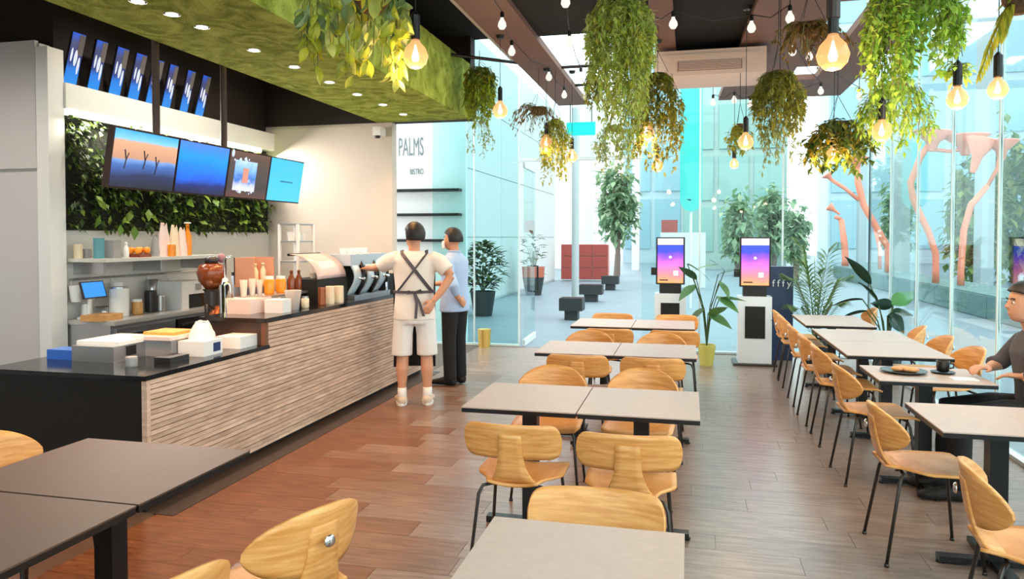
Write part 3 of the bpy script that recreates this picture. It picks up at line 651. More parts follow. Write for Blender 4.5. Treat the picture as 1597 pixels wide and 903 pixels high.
# ------------------------------------------------------------------ things on the counters: box = (left, top, right, bottom) measured, X = where it stands, z = surface
def place(x0, x1, y0, y1, X):
    P = onx((x0+x1)/2, y1, X); s_ = mpp(P); return P.y, (x1-x0)*s_, (y1-y0)*s_
paper = mat('white carton', srgb(238,230,224), .7, bump=.1, scale=10)
def item(kind, name, label, cat, bx, X, z, m, group=None, d=None, h=None, lid=None):
    x0, y0, x1, y1 = bx; Y, w_, hh = place(x0, x1, y0, y1, X); h = h or hh; d = d or w_
    b = MB(); sm = False; be = 0
    if kind == 'box': b.box(-d/2, -w_/2, 0, d/2, w_/2, h); be = .005
    elif kind == 'can': r = w_/2; b.lathe([(r*.94,0),(r,.01),(r,h-.01),(r*.94,h)], 18); sm = False
    elif kind == 'cup': r = w_/2; b.lathe([(r*.72,0),(r,h),(r*.93,h),(r*.66,.01),(0,.01)], 18, cap=False); sm = True
    elif kind == 'bottle': r = w_/2; b.lathe([(r*.9,0),(r,.02),(r,h*.62),(r*.45,h*.78),(r*.4,h*.9),(r*.45,h*.9),(r*.45,h)], 16); sm = True
    elif kind == 'jar': r = w_/2; b.lathe([(r*.9,0),(r,.015),(r,h*.8),(r*.8,h*.86)], 16); sm = True
    elif kind == 'bag':
        def f(u, v):
            a = 2*PI*u; q = 1-.55*v**1.6 + .10*mnoise.noise((math.cos(a)*2, math.sin(a)*2, v*4+x0))
            return (math.cos(a)*d/2*q, math.sin(a)*w_/2*q, h*v*(1+.06*math.sin(3*a)*v))
        b.grid(f, 20, 10); b.grid(lambda u, v: (math.cos(2*PI*u)*d/2*.45*v, math.sin(2*PI*u)*w_/2*.45*v, h*.99), 20, 2); sm = True
    o = b.obj(name, m, smooth=sm, bevel=be, loc=(X, Y, z)); tag(o, label, cat, group)
    if lid:
        r = w_/2
        MB().lathe([(r*.86,h*.84 if kind == 'jar' else h-.002),(r*.86,h+.0 if kind == 'jar' else h+.012)], 16).obj('lid', lid, o)
    return o
top = lambda o, z: z + max(v.co.z for v in o.data.vertices)
orange = mat('orange glaze', srgb(236,140,24), .3, var=.15, scale=20); wood = woodmat('board wood', srgb(190,130,70), srgb(226,170,104), (1,6,1), .5)
pinkc = mat('pink carton', srgb(234,206,196), .7); greyp = mat('grey plastic', srgb(150,148,146), .45); brownm = mat('copper brown', srgb(150,84,48), .3, .5); amber = mat('amber glass', srgb(120,60,28), .2)
navy = mat('navy print', srgb(40,54,100), .6); bluep = mat('blue plastic', srgb(52,104,196), .4); tealp = mat('teal card', srgb(92,150,160), .6); dkp = mat('dark plastic', srgb(40,36,36), .4); cream = mat('cream tub', srgb(232,210,178), .5)
# low end of the counter
item('box', 'blue_tray', 'blue plastic tray at the far left of the low counter', 'tray', (90,545,122,560), -4.0, .8, bluep, d=.2)
pr_ = thing('label_printer', 'silver till printer with a white lid on the low counter', 'printer', (-3.72, place(136,230,535,565,-3.72)[0], .8), 0)
MB().box(-.16, -.21, 0, .16, .21, .10).obj('body', M['steel'], pr_, bevel=.012); MB().box(-.17, -.16, .10, .16, .22, .125).obj('lid', M['white'], pr_, bevel=.008)
MB().box(.155, -.1, .03, .168, -.02, .09).obj('paper_slot', M['blackm'], pr_); MB().box(.155, .08, .02, .166, .17, .06).obj('front_panel', greyp, pr_)
gx = item('box', 'storage_crate', 'grey crate under an orange-topped board on the low counter', 'crate', (230,540,292,560), -3.5, .8, mat('grey crate', srgb(150,140,138), .6), d=.28, h=.11)
item('box', 'pastry_board', 'pink board with orange slab lying on the grey crate', 'board', (226,520,292,533), -3.5, top(gx,.8), pinkc, d=.3, h=.025)
item('box', 'orange_slab', 'flat orange slab on the pink board', 'food', (240,517,288,524), -3.5, top(gx,.8)+.0255, mat('orange cake', srgb(226,160,80), .7, var=.1, scale=30), d=.24, h=.02)
nb_ = item('box', 'takeaway_box', 'white carton with a navy label under the paper bag', 'box', (290,528,336,558), -3.25, .8, paper, d=.2, h=.10)
Yb = nb_.location.y; MB().box(.1, -.02+.02, .02, .1025, .075, .08).obj('label_print', navy, nb_)
item('bag', 'paper_bag', 'crumpled white paper bag sitting on the navy-labelled carton', 'bag', (292,503,338,530), -3.27, top(nb_,.8), paper, d=.16)
item('box', 'takeaway_box', 'long flat white carton at the step of the counter', 'box', (345,522,400,547), -3.22, .8, paper, d=.2, h=.085)
item('box', 'takeaway_box', 'tall upright white carton behind the flat one', 'box', (337,488,360,525), -3.5, .8, paper, d=.1)
item('bottle', 'squeeze_bottle', 'small white bottle by the step panel', 'bottle', (363,496,373,525), -3.45, .8, M['white'])
# raised bar
item('box', 'cake_box', 'low wide white carton at the near end of the raised bar', 'box', (360,464,420,488), -3.42, 1.0, pinkc, d=.2, h=.115)
item('box', 'cake_box', 'white carton at the front edge of the raised bar', 'box', (421,462,446,486), -3.2, 1.0, paper, d=.16, h=.105)
item('cup', 'plastic_tub', 'translucent grey tub on the raised bar', 'tub', (444,452,470,482), -3.2, 1.0, greyp)
rs = MB().box(-.12, -.45, .10, .12, .45, .12).box(-.11, -.44, 0, -.09, -.42, .1).box(.09, -.44, 0, .11, -.42, .1).box(-.11, .42, 0, -.09, .44, .1).box(.09, .42, 0, .11, .44, .1).obj('riser_shelf', M['steel'], loc=(-3.45, 5.75, 1.0)); tag(rs, 'steel riser shelf holding jars on the raised bar', 'shelf')
for k, bx in enumerate(((412,424,428,452),(430,424,446,450))):
    item('jar', 'sauce_jar', ['left of two orange sauce jars on the riser shelf', 'right of two orange sauce jars on the riser shelf'][k], 'jar', bx, -3.44, 1.12, orange, 'orange sauce jars', lid=M['white'])
for k, bx in enumerate(((374,430,386,456),(388,430,399,456),(400,432,410,455))):
    item('cup', 'glass_cup', ['first','second','third'][k]+' clear cup of the three left of the orange jars', 'cup', bx, -3.5, 1.12, mat('frosted cup', srgb(196,186,176), .2) if k == 0 else bpy.data.materials['frosted cup'], 'clear cups on the riser shelf')
item('bottle', 'syrup_bottle', 'amber syrup bottle right of the orange jars', 'bottle', (449,418,460,452), -3.4, 1.12, amber, 'syrup bottles')
item('bottle', 'syrup_bottle', 'amber syrup bottle nearest the black machine', 'bottle', (461,420,471,452), -3.42, 1.12, amber, 'syrup bottles')
# glowing bottle crate on the rear bench
cr = thing('bottle_crate', 'rosy crate with pale bottles behind the orange jars', 'crate', (-3.8, place(378,416,398,440,-3.8)[0], .8), 0)
MB().box(-.1, -.16, 0, .1, .16, .36).obj('stand', M['steel'], cr); MB().box(-.1, -.16, .36, .1, .16, .38).box(-.1, -.16, .38, -.09, .16, .62).box(-.1, -.16, .38, .1, -.15, .62).box(-.1, .15, .38, .1, .16, .62).obj('crate', mat('rosy wood', srgb(204,150,120), .5), cr)
for k in range(3): item('bottle', 'milk_bottle', ['left','middle','right'][k]+' pale bottle standing in the rosy crate', 'bottle', (382+k*12,404,391+k*12,436), -3.78, 1.18, cream, 'pale bottles in the crate')
# back-lit rack of steel shelving
rk = thing('wire_rack', 'tall pale steel rack against the beige wall behind the bar', 'rack', (-3.85, place(400,440,350,430,-3.85)[0]+.5, .8), 0)
for a in (-.1, .1):
    for c_ in (-.15, .15): MB().box(a-.012, c_-.012, 0, a+.012, c_+.012, .93).obj('post', M['white'], rk)
for z in (.35, .55, .75, .92): MB().box(-.11, -.16, z, .11, .16, z+.014).obj('shelf', M['steel'], rk)
for k in range(3): 
    o = MB().lathe([(.03,0),(.042,.09),(.036,.09),(.02,.01)], 12).obj('cup_stack', M['white'], loc=(-3.85, rk.location.y-.1+k*.1, .8+.764)); tag(o, ['left','middle','right'][k]+' white cup stack on the steel rack', 'cup', 'cup stacks on the rack')
# coffee grinder, tall chrome tap, copper kettle, white machine
gr = thing('coffee_grinder', 'round dark grinder with a brown bean hopper at the end of the shelf', 'grinder', (-3.95, place(312,348,368,430,-3.95)[0], .8), 0)
MB().lathe([(.08,0),(.08,.05),(.06,.1),(.06,.34),(.075,.36)], 16).obj('body', dkp, gr); MB().lathe([(.05,.36),(.105,.43),(.12,.50),(.10,.56),(.05,.58)], 20).obj('hopper', amber, gr, smooth=True)
MB().lathe([(.055,.58),(.06,.62),(.02,.64)], 16).obj('lid', dkp, gr, smooth=True); MB().ball((.03,.1,.62), .035, 1, 1, 1.2).obj('knob', mat('mauve knob', srgb(150,110,124), .4), gr, smooth=True)
tp = thing('chrome_tap', 'tall chrome dispenser column on the rear bench', 'tap', (-3.75, place(343,360,425,482,-3.75)[0], .8), 0)
MB().lathe([(.07,0),(.07,.02),(.045,.04),(.05,.40),(.02,.44)], 18).obj('column', M['chrome'], tp, smooth=True); MB().tube([(0,0,.4),(0,0,.62),(.06,0,.64)], .012, 8).obj('spout', M['chrome'], tp, smooth=True); MB().ball((0,0,.44), .025).obj('cap', M['white'], tp, smooth=True)
kt = thing('copper_kettle', 'copper kettle with a curved neck beside the chrome tap', 'kettle', (-3.9, place(308,338,440,480,-3.9)[0]+.14, .8), 0)
MB().lathe([(.09,0),(.105,.05),(.085,.15),(.05,.2),(.03,.22)], 18).obj('body', brownm, kt, smooth=True); MB().tube([(0,.09,.08),(0,.17,.16),(0,.19,.30)], [.03,.02,.014], 8).obj('spout', brownm, kt, smooth=True); MB().tube([(0,-.05,.2),(0,-.14,.24),(0,-.13,.08)], .012, 8).obj('handle', dkp, kt, smooth=True)
wm = thing('white_machine', 'white drinks machine with a black mouth on the back counter', 'machine', (-4.9, place(258,310,440,482,-4.9)[0], .9), 0)
MB().box(-.14, -.18, .14, .14, .18, .27).box(-.14, -.18, 0, .14, -.08, .14).obj('body', M['white'], wm, bevel=.01); MB().box(-.13, -.08, 0, .1, .17, .14).obj('drip_tray', M['blackm'], wm); MB().box(.14, .02, .18, .15, .1, .24).obj('display', greyp, wm)
# back counter and shelf
tb_ = thing('order_tablet', 'blue-lit tablet on a white stand by the white post', 'tablet', (-4.99, 5.29, .9), 0)
MB().box(-.07, -.07, 0, .07, .07, .02).obj('base', M['white'], tb_, bevel=.004); MB().tube([(-.02,0,.02),(.0,0,.2)], .016).obj('stand', M['white'], tb_)
tq = MB().box(-.008, -.125, -.075, .008, .125, .075).obj('case', dkp, tb_, loc=(.03,0,.25), bevel=.003); tq.rotation_euler = (0,-.3,0); MB().box(.008, -.115, -.065, .0095, .115, .065).obj('screen', emis('blue screen', srgb(50,140,230), .9), tq)
bd = item('box', 'cutting_board', 'thick wooden board beside the tablet', 'board', (136,470,182,492), -4.83, .9, wood, d=.2, h=.05)
item('can', 'canister', 'tall white canister with a rim on the back counter', 'canister', (172,440,200,484), -4.9, .9, M['white'], lid=M['steel'])
item('jar', 'storage_jar', 'small amber jar with a white lid beside the tall canister', 'jar', (206,458,222,482), -4.86, .9, wood, lid=M['white'])
item('can', 'canister', 'short white canister right of the tablet', 'canister', (128,455,143,478), -5.05, .9, M['white'])
for k, (a, b_) in enumerate(((108,128),(138,152),(172,192),(228,246),(262,276))):
    o = item('cup', 'steel_pitcher', ['first','second','third','fourth','fifth'][k]+' pale pitcher hung from the tool rail, from the left', 'pitcher', (a,418,b_,452), BX+.12, 1.05, M['steel'] if k % 2 else M['white'], 'pitchers on the tool rail', h=.14)
    MB().tube([(-.04,0,.13),(-.05,0,.175),(-.055,0,.19),(-.03,0,.2)], .005, 6).obj('hook', M['steel'], o)
item('box', 'card_sign', 'teal upright card on the kitchen shelf', 'card', (146,368,163,400), -4.86, 1.42, tealp, d=.03)
bt_ = item('box', 'napkin_holder', 'grey wedge-like holder beside the teal card', 'holder', (166,374,182,402), -4.84, 1.42, greyp, d=.12)
item('bottle', 'white_bottle', 'short white bottle between the holder and the orange tray', 'bottle', (193,380,201,404), -4.82, 1.42, M['white'])
ot = item('box', 'fruit_tray', 'red-brown tray of orange fruit on the shelf', 'tray', (203,392,228,402), -4.86, 1.42, mat('red brown tray', srgb(130,60,34), .5), d=.16, h=.03)
for k in range(4):
    o = MB().ball((0,0,.032), .033, 1, 1, .95, 12).obj('orange', orange, smooth=True, loc=(-4.88+.07*(k % 2), ot.location.y-.06+.11*(k//2), 1.42+.029)); tag(o, ['nearer left','nearer right','farther left','farther right'][k]+' orange in the red-brown tray', 'fruit', 'oranges in the tray')
for k, (bx, m_) in enumerate((((234,370,254,402), greyp), ((244,352,268,402), pinkc), ((262,356,282,402), cream), ((276,360,292,402), pinkc))):
    item('bag', 'snack_bag', ['grey','tall pink','cream','slim pink'][k]+' paper bag in the cluster on the shelf', 'bag', bx, -4.88+.04*(k % 2), 1.42, m_, 'paper bags on the shelf', d=.1)
item('bottle', 'juice_bottle', 'tall orange juice bottle beside the paper bags', 'bottle', (287,352,299,402), -4.82, 1.42, orange, lid=M['white'])
item('can', 'canister', 'small orange tin in front of the pink bags', 'canister', (262,384,274,402), -4.77, 1.42, orange)
# pastry case, espresso machine and cups at the far end of the bar
pc = thing('pastry_case', 'curved glass pastry case on a black base beside the espresso machine', 'case', (-3.38, place(472,524,398,480,-3.38)[0], 1.0), 0)
MB().box(-.16, -.3, 0, .14, .3, .22).obj('base', M['blackm'], pc, bevel=.006)
MB().grid(lambda u, v: (-.15+.28*math.sin(v*PI/2), -.28+.56*u, .22+.22*math.cos(v*PI/2)), 4, 10, .006).obj('glass_hood', mat('rosy glass', srgb(206,184,180), .15), pc, smooth=True)
MB().tube([(-.15,-.29,.44),(-.15,.29,.44)], .012).obj('hood_bar', M['black'], pc)
MB().lathe([(.03,0),(.04,.05),(.0,.06)], 12).obj('bun', cream, pc, loc=(.0,-.1,.22))
em = thing('espresso_machine', 'chrome espresso machine with curved black side arms near the person in white', 'espresso machine', (-3.33, place(528,572,400,465,-3.33)[0]+.15, 1.0), 0)
MB().box(-.2, -.42, .02, .06, .42, .32).obj('body', M['blackm'], em, bevel=.02); MB().box(-.2, -.44, .32, .12, .44, .43).obj('boiler_cover', mat('pale blue metal', srgb(196,214,226), .2, .3), em, bevel=.03)
for k in range(3):
    y = -.34+k*.3
    MB().grid(lambda u, v: (.06+.10*math.sin(v*PI), y-.07+.14*u, .02+.38*v), 4, 10, .02).obj('front_panel', mat('ice blue panel', srgb(190,214,228), .25) if k == 0 else bpy.data.materials['ice blue panel'], em, smooth=True)
    MB().tube([(.08,y+.12,.02),(.15,y+.10,.14),(.15,y+.12,.28),(.06,y+.17,.42)], .022, 8).obj('side_arm', M['black'], em, smooth=True)
    MB().tube([(.1,y,.2),(.22,y+.02,.19)], [.018,.014], 8).obj('portafilter', M['chrome'], em, smooth=True)
MB().box(-.2, -.44, 0, .16, .44, .03).obj('drip_tray', M['steel'], em)
for k in range(4):
    o = MB().lathe([(.028,0),(.04,.06),(.035,.06),(.02,.008)], 14).obj('cup', M['white'], loc=(-3.36, em.location.y-.3+k*.16, 1.43)); tag(o, ['first','second','third','fourth'][k]+' white cup on top of the espresso machine, from the left', 'cup', 'cups warming on the espresso machine')
for k, bx in enumerate(((508,444,522,472),(520,446,536,472))):
    item('can', 'cup_stack', ['left','right'][k]+' cream stack of paper cups before the espresso machine', 'cup', bx, -3.13, 1.0, cream, 'cream paper cup stacks')
item('can', 'canister', 'brown tin at the front edge of the bar by the pastry case', 'canister', (496,446,508,474), -3.14, 1.0, brownm)
bk = thing('card_terminal', 'black till with a white button at the far end of the bar', 'till', (-3.3, place(566,594,430,466,-3.3)[0]+.22, 1.0), 0)
MB().box(-.15, -.14, 0, .12, .14, .2).obj('body', M['blackm'], bk, bevel=.006); MB().ball((.11,.02,.03), .03, .3, 1, .6).obj('button', M['white'], bk, smooth=True); MB().box(-.02,-.12,.2,.0,.12,.36).obj('screen', dkp, bk)
item('bottle', 'steel_bottle', 'slim steel flask at the end of the bar by the person in white', 'flask', (596,424,605,460), -3.2, 1.0, M['chrome'])

# more of the kitchen clutter
item('can', 'coffee_tin', 'black tin under the kitchen shelf, left of the white machine', 'tin', (226,446,244,482), -4.92, .9, dkp, h=.2)
item('can', 'coffee_tin', 'steel tin beside the black tin under the kitchen shelf', 'tin', (244,452,257,482), -4.86, .9, M['steel'], h=.15)
item('cup', 'steel_bowl', 'steel bowl behind the cutting board', 'bowl', (150,464,174,478), -5.02, .9, M['steel'], h=.09)
item('box', 'tea_box', 'small brown box right of the white drinks machine', 'box', (312,452,326,482), -4.86, .9, mat('brown card', srgb(130,84,56), .7), h=.16)
item('box', 'tea_box', 'pale box stacked against the kitchen tiles right of the drinks machine', 'box', (328,440,346,482), -5.0, .9, cream, h=.22)
bl = thing('blender', 'grey blender with a clear jug between the chrome tap and the bottle crate', 'blender', (-3.9, place(354,376,410,470,-3.9)[0]+.1, .8), 0)
MB().lathe([(.085,0),(.09,.02),(.075,.22),(.06,.25)], 16).obj('base', greyp, bl); MB().lathe([(.055,.25),(.08,.46),(.075,.46),(.05,.27)], 16, cap=False).obj('jug', mat('smoky jug', srgb(170,184,206), .15), bl, smooth=True); MB().lathe([(.08,.46),(.075,.49),(.03,.5)], 16).obj('lid', dkp, bl)
item('box', 'receipt_roll_box', 'low black tray at the front of the low counter', 'tray', (246,548,290,562), -3.25, .8, dkp, d=.12, h=.035)
item('can', 'tape_roll', 'grey paper roll beside the silver printer', 'roll', (196,545,214,566), -3.36, .8, greyp, h=.06)
item('box', 'phone', 'blue-lit phone lying by the blue tray', 'phone', (118,556,136,562), -3.9, .8, bluep, d=.12, h=.012)
for k, (a, b_) in enumerate(((352,362),(364,374))):
    item('cup', 'glass_tumbler', ['left','right'][k]+' clear tumbler on the near end of the riser', 'tumbler', (a,432,b_,456), -3.52, 1.0, bpy.data.materials['frosted cup'], 'tumblers on the bar', h=.12)
item('jar', 'sugar_jar', 'small cream jar on the bar between the tub and the black machine', 'jar', (470,462,482,480), -3.16, 1.0, cream, lid=M['steel'], h=.1)
for k, (bx, m_) in enumerate((((99,384,112,400), M['white']), ((113,378,126,400), cream), ((128,386,142,400), greyp))):
    o = item('can', 'spice_tin', ['white','cream','grey'][k]+' tin at the left end of the kitchen shelf', 'tin', bx, -5.06, 1.42, m_, 'tins on the kitchen shelf')
    if o.location.y < 5.24: o.location.y = 5.24 + .0*k
# ------------------------------------------------------------------ lamps
lensm = emis('downlight lens', (1,.93,.8,1), 9)
ring = MB().lathe([(.05,-.004),(.05,.0),(.035,.0),(.035,-.004)], 20, cap=False).mesh('ring', M['white'])
lens = MB().lathe([(.036,-.006),(.036,-.001)], 16).mesh('lens', lensm)
dl = [(108,-40),(170,-16),(215,2),(268,22),(315,42),(396,78),(459,104),(514,128),(557,147),(597,163),(629,178)]
ordn = ['first','second','third','fourth','fifth','sixth','seventh','eighth','ninth','tenth','eleventh','twelfth','thirteenth','fourteenth']
for k, (px, py) in enumerate(dl):
    p = onz(px, py, CZ); t = thing('downlight', f'{ordn[len(dl)-1-k]} round recessed downlight in the turf canopy, counted from the far end', 'downlight', p, 0, 'downlights in the green canopy')
    link('ring', ring, t); link('lens', lens, t)
    l = bpy.data.lights.new('downlight_beam', 'SPOT'); l.energy = 36; l.color = (1,.50,.21); l.spot_size = math.radians(115); l.spot_blend = .8; l.shadow_soft_size = .04
    o = bpy.data.objects.new('downlight_beam', l); C.objects.link(o); o.parent = t; o.location = (0,0,-.03)
halo = emis('globe', (1,.62,.34,1), 1.1); 
m, nt, p_, N, L = new('warm globe glass')
tr = N.new('ShaderNodeBsdfTransparent'); tr.inputs[0].default_value = (1,.86,.7,1); mx = N.new('ShaderNodeMixShader'); mx.inputs[0].default_value = .62
p_.inputs['Base Color'].default_value = (.25,.12,.05,1); p_.inputs['Emission Color'].default_value = (1,.52,.24,1); p_.inputs['Emission Strength'].default_value = .55; p_.inputs['Roughness'].default_value = .1
L.new(tr.outputs[0], mx.inputs[1]); L.new(p_.outputs[0], mx.inputs[2]); L.new(mx.outputs[0], N['Material Output'].inputs[0]); M['globe'] = m
def gmesh(r):
    a = MB().lathe([(r*.28,r*1.32),(r*.4,r*1.05),(r*.8,r*.62),(r,0),(r*.86,-r*.5),(r*.5,-r*.87),(.001,-r)], 20).mesh('globe', M['globe'], True)
    b_ = MB().lathe([(r*.04,r*.9),(r*.16,r*.4),(r*.3,-.1*r),(r*.22,-r*.36),(.001,-r*.42)], 14).mesh('filament', M['bulb'], True)
    return a, b_
G0 = gmesh(.065)
def roofz(x): return 3.5 if (-1.4 < x < -.33 or -.14 < x < .62) else 3.45
def pendant(px, py, Y, rpx, label, e=11):
    p = ony(px, py, Y); r = rpx*mpp(p); s_ = r/.065
    t = thing('pendant_lamp', label, 'lamp', p, 0, 'warm globe pendants')
    a = link('globe', G0[0], t); b_ = link('filament', G0[1], t); a.scale = b_.scale = (s_,)*3
    MB().lathe([(.018,r*1.28),(.022,r*1.35),(.022,r*1.35+.11),(.006,r*1.35+.13)], 12).obj('socket', M['black'], t)
    zt_ = roofz(p.x) if p.x > -2.2 else 3.62
    MB().tube([(0,0,r*1.35+.1),(0,0,zt_-p.z)], .0028, 5).obj('cord', M['cord'], t)
    MB().lathe([(.03,zt_-p.z-.03),(.04,zt_-p.z)], 12).obj('ceiling_cap', M['black'], t)
    l = bpy.data.lights.new('bulb_light', 'POINT'); l.energy = e; l.color = (1,.66,.36); l.shadow_soft_size = r*.6
    o = bpy.data.objects.new('bulb_light', l); C.objects.link(o); o.parent = t; o.location = (0,0,-r*1.15)
    return t
for a in ((648,88,3.3,20,'large glowing globe lamp hanging before the turf canopy'),
          (1299,86,3.3,25,'largest glowing globe lamp, on a thick stem at the upper right'),
          (1493,155,4.3,16,'globe lamp below the small green sprig at the right glass'),
          (1556,140,4.4,15,'globe lamp at the far right edge'),
          (780,173,6.6,12,'globe lamp by the end of the turf canopy'),
          (852,223,8.0,10,'small globe lamp against the yellow trailing plant'),
          (892,244,8.4,9,'small globe lamp below the turquoise sign'),
          (1008,206,6.7,12,'globe lamp among the olive trailing plant, upper one'),
          (1025,259,7.1,9,'small globe lamp under the olive trailing plant'),
          (1375,206,5.0,15,'globe lamp inside the wide trailing fern at the right'),
          (1300,243,5.7,12,'globe lamp under the dark leafy plant at the right'),
          (1163,222,6.4,12,'globe lamp in front of the facade, right of the middle'),
          (1145,256,8.4,7,'smallest globe lamp before the front facade')):
    pendant(*a)
t_ = [o for o in bpy.data.objects if o.get('label') == 'largest glowing globe lamp, on a thick stem at the upper right'][0]
MB().tube([(0,0,.15),(0,0,roofz(t_.location.x)-t_.location.z)], .027, 10).obj('stem', mat('dark bronze', srgb(58,42,38), .5), t_)
# strings of small clear bulbs under the rafts
clear = emis('small lit bulb', (1,.88,.78,1), .75)
sb = MB().lathe([(.012,.075),(.014,.04),(.03,.012),(.034,-.012),(.02,-.036),(.001,-.042)], 12).mesh('bulb', clear, True)
sk = MB().lathe([(.014,.05),(.016,.06),(.016,.09),(.006,.1)], 8).mesh('socket', M['black'])
for nm, pts in (('along the left brown board', [(760,-18),(783,38),(798,80),(856,120),(880,148)]), ('under the left black void', [(882,3),(888,66),(906,120),(914,150)]),
                ('under the middle black void', [(1010,40),(1050,37),(1172,43),(1232,28)]), ('along the right brown board', [(1112,160),(1145,156),(1170,163),(1280,142),(1236,80)]), ('by the right glass wall', [(1340,150),(1262,88),(1420,60)])):
    q0 = onz(*pts[0], 3.25); t = thing('string_lights', f'string of small clear bulbs {nm}', 'string lights', q0)
    P = [onz(x, y, 3.25) - q0 for x, y in pts]; q = MB(); wire = []
    for i in range(len(P)):
        wire.append(P[i]+Vector((0,0,.1)))
        if i < len(P)-1: wire.append((P[i]+P[i+1])/2+Vector((0,0,.04)))
    q.tube(wire, .004, 5)
    for p in (P[0], P[-1]): q.tube([p+Vector((0,0,.1)), p+Vector((0,0,.26))], .004, 5)
    q.obj('cable', M['cord'], t)
    for p in P: 
        o = link('bulb', sb, t, p); link('socket', sk, o)
# suspended air conditioner
ac = thing('air_conditioner', 'beige ceiling-hung air conditioner with a long grille', 'air conditioner', (.18, 7.75, 3.17))
acm = mat('beige casing', srgb(222,196,182), .5)
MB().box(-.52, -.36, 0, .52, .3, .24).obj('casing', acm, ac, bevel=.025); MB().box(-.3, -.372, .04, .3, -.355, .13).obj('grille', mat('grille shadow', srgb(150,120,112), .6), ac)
for k in range(6): MB().box(-.29, -.38, .048+k*.014, .29, -.366, .054+k*.014).obj('slat', acm, ac)
MB().box(-.46, -.374, .16, .46, -.358, .2).obj('louvre', acm, ac, bevel=.004)
for a in (-.4,.4):
    MB().tube([(a,0,.24),(a,0,.3)], .01).obj('hanger', M['black'], ac)
struct('ceiling_void', MB().box(-.14, 7.7, 3.46, .66, 8.3, 3.5), M['void'])
# ------------------------------------------------------------------ hanging plants
lm = {}
lm['bright'] = leafmat('bright vine', [srgb(126,166,46), srgb(164,202,70), srgb(192,220,100), srgb(110,146,42)], .4)
lm['fern'] = leafmat('pale fern', [srgb(166,196,84), srgb(196,216,116), srgb(220,228,150), srgb(166,190,70), srgb(214,204,90)], .55)
lm['olive'] = leafmat('olive trails', [srgb(116,120,40), srgb(156,156,56), srgb(186,174,62), srgb(98,108,42), srgb(140,152,70)], .35)
lm['yellow'] = leafmat('yellow trails', [srgb(150,160,40), srgb(190,190,60), srgb(160,150,40), srgb(120,140,40)], .4)
lm['moss'] = leafmat('moss', [srgb(140,160,30), srgb(170,184,50), srgb(110,136,30)], .3)
lm['dark'] = leafmat('dark leaves', [srgb(50,76,30), srgb(80,104,36), srgb(110,124,40), srgb(170,150,40)], .3)
lm['dry'] = leafmat('dry fronds', [srgb(120,92,50), srgb(150,112,60), srgb(96,80,44), srgb(120,110,50)], .3)
lm['pale'] = leafmat('pale trails', [srgb(170,184,130), srgb(140,160,100), srgb(190,196,150)], .4)
bask = mat('coir basket', srgb(92,64,40), .9, var=.4, scale=40, bump=.8)
def hang(name, label, cx, top_, bot, wpx, Y, style, lk, n=60, leaf=(.035,.016), sd=1, basket=True, thick=1.0):
    rr = random.Random(sd); p = ony(cx, top_, Y); k = mpp(p); Ln = (bot-top_)*k; Rr = wpx*k/2
    t = thing(name, label, 'hanging plant', p, 0)
    b = MB(); st = MB()
    if style == 'trail':
        for i in range(int(n*1.35)):
            a = rr.uniform(0, 2*PI); r0 = Rr*.35*math.sqrt(rr.random()); r1 = Rr*(.35+.65*math.sqrt(rr.random()))
            ll = Ln*(rr.uniform(.45,1.0) if r1 < Rr*.8 else rr.uniform(.3,.8)); P = []
            for j in range(12):
                q = j/11; rad = r0+(r1-r0)*min(1, q*2.2)
                P.append(Vector((math.cos(a)*rad+.01*math.sin(9*q+i), math.sin(a)*rad+.01*math.cos(8*q+i), .06*Rr/.2*math.sin(min(1,q*3)*PI)*.6-ll*max(0, q-.08))))
            st.tube(P[::2], .0016, 3, False)
            m_ = int(ll/leaf[0]*1.9*thick)+2
            for j in range(m_):
                q = rr.uniform(.04,1)*11; i0 = min(int(q), 10); c = P[i0].lerp(P[i0+1], q-i0)
                b.leaf(c, (rr.uniform(-1,1), rr.uniform(-1,1), rr.uniform(-1.1,.25)), leaf[0]*rr.uniform(.8,1.5), leaf[1]*rr.uniform(.8,1.5))
    elif style == 'frond':
        for i in range(n):
            a = rr.uniform(0, 2*PI); el = rr.uniform(.1,1.2); r1 = Rr*rr.uniform(.6,1.1); P = []
            for j in range(10):
                q = j/9; P.append(Vector((math.cos(a)*r1*q, math.sin(a)*r1*q, r1*el*q*1.2-(Ln*.9+r1*el*.8)*q*q*rr.uniform(.8,1.0))))
            st.tube(P, .002, 3, False)
            for j in range(int(26*thick)):
                q = rr.uniform(.1,1)*9; i0 = min(int(q), 8); c = P[i0].lerp(P[i0+1], q-i0); d = (P[i0+1]-P[i0]).normalized(); sdv = d.cross(Vector((0,0,1))) * rr.choice((-1,1))
                b.leaf(c, d*.6+sdv+Vector((0,0,-.2)), leaf[0]*rr.uniform(.7,1.2)*(1.1-q/14), leaf[1])
    b.obj('foliage', lm[lk], t, kind='stuff'); st.obj('stems', mat('vine stem', srgb(110,110,50), .7) if 'vine stem' not in bpy.data.materials else bpy.data.materials['vine stem'], t, kind='stuff')
    zr = (roofz(p.x) if p.x > -2.2 else 3.62)-p.z
    if basket:
        MB().lathe([(.001,-Rr*.2),(Rr*.2,-Rr*.15),(Rr*.3,.0),(Rr*.28,.03),(.001,.025)], 14, cap=False).obj('basket', bask, t, smooth=True)
    q = MB(); zc = min(.22, zr*.5)
    for a in (0, 2.1, 4.2): q.tube([(math.cos(a)*Rr*.4, math.sin(a)*Rr*.4, .04), (0,0,zc)], .002, 4)
    q.tube([(0,0,zc),(0,0,zr)], .003, 5); q.obj('hanging_cord', M['cord'], t)
    return t
H_ = 'hanging_plant'
hang(H_, 'dense pale green hanging fern, largest, top centre', 967, -6, 205, 106, 4.2, 'trail', 'fern', 170, (.036,.014), 2, thick=1.15)
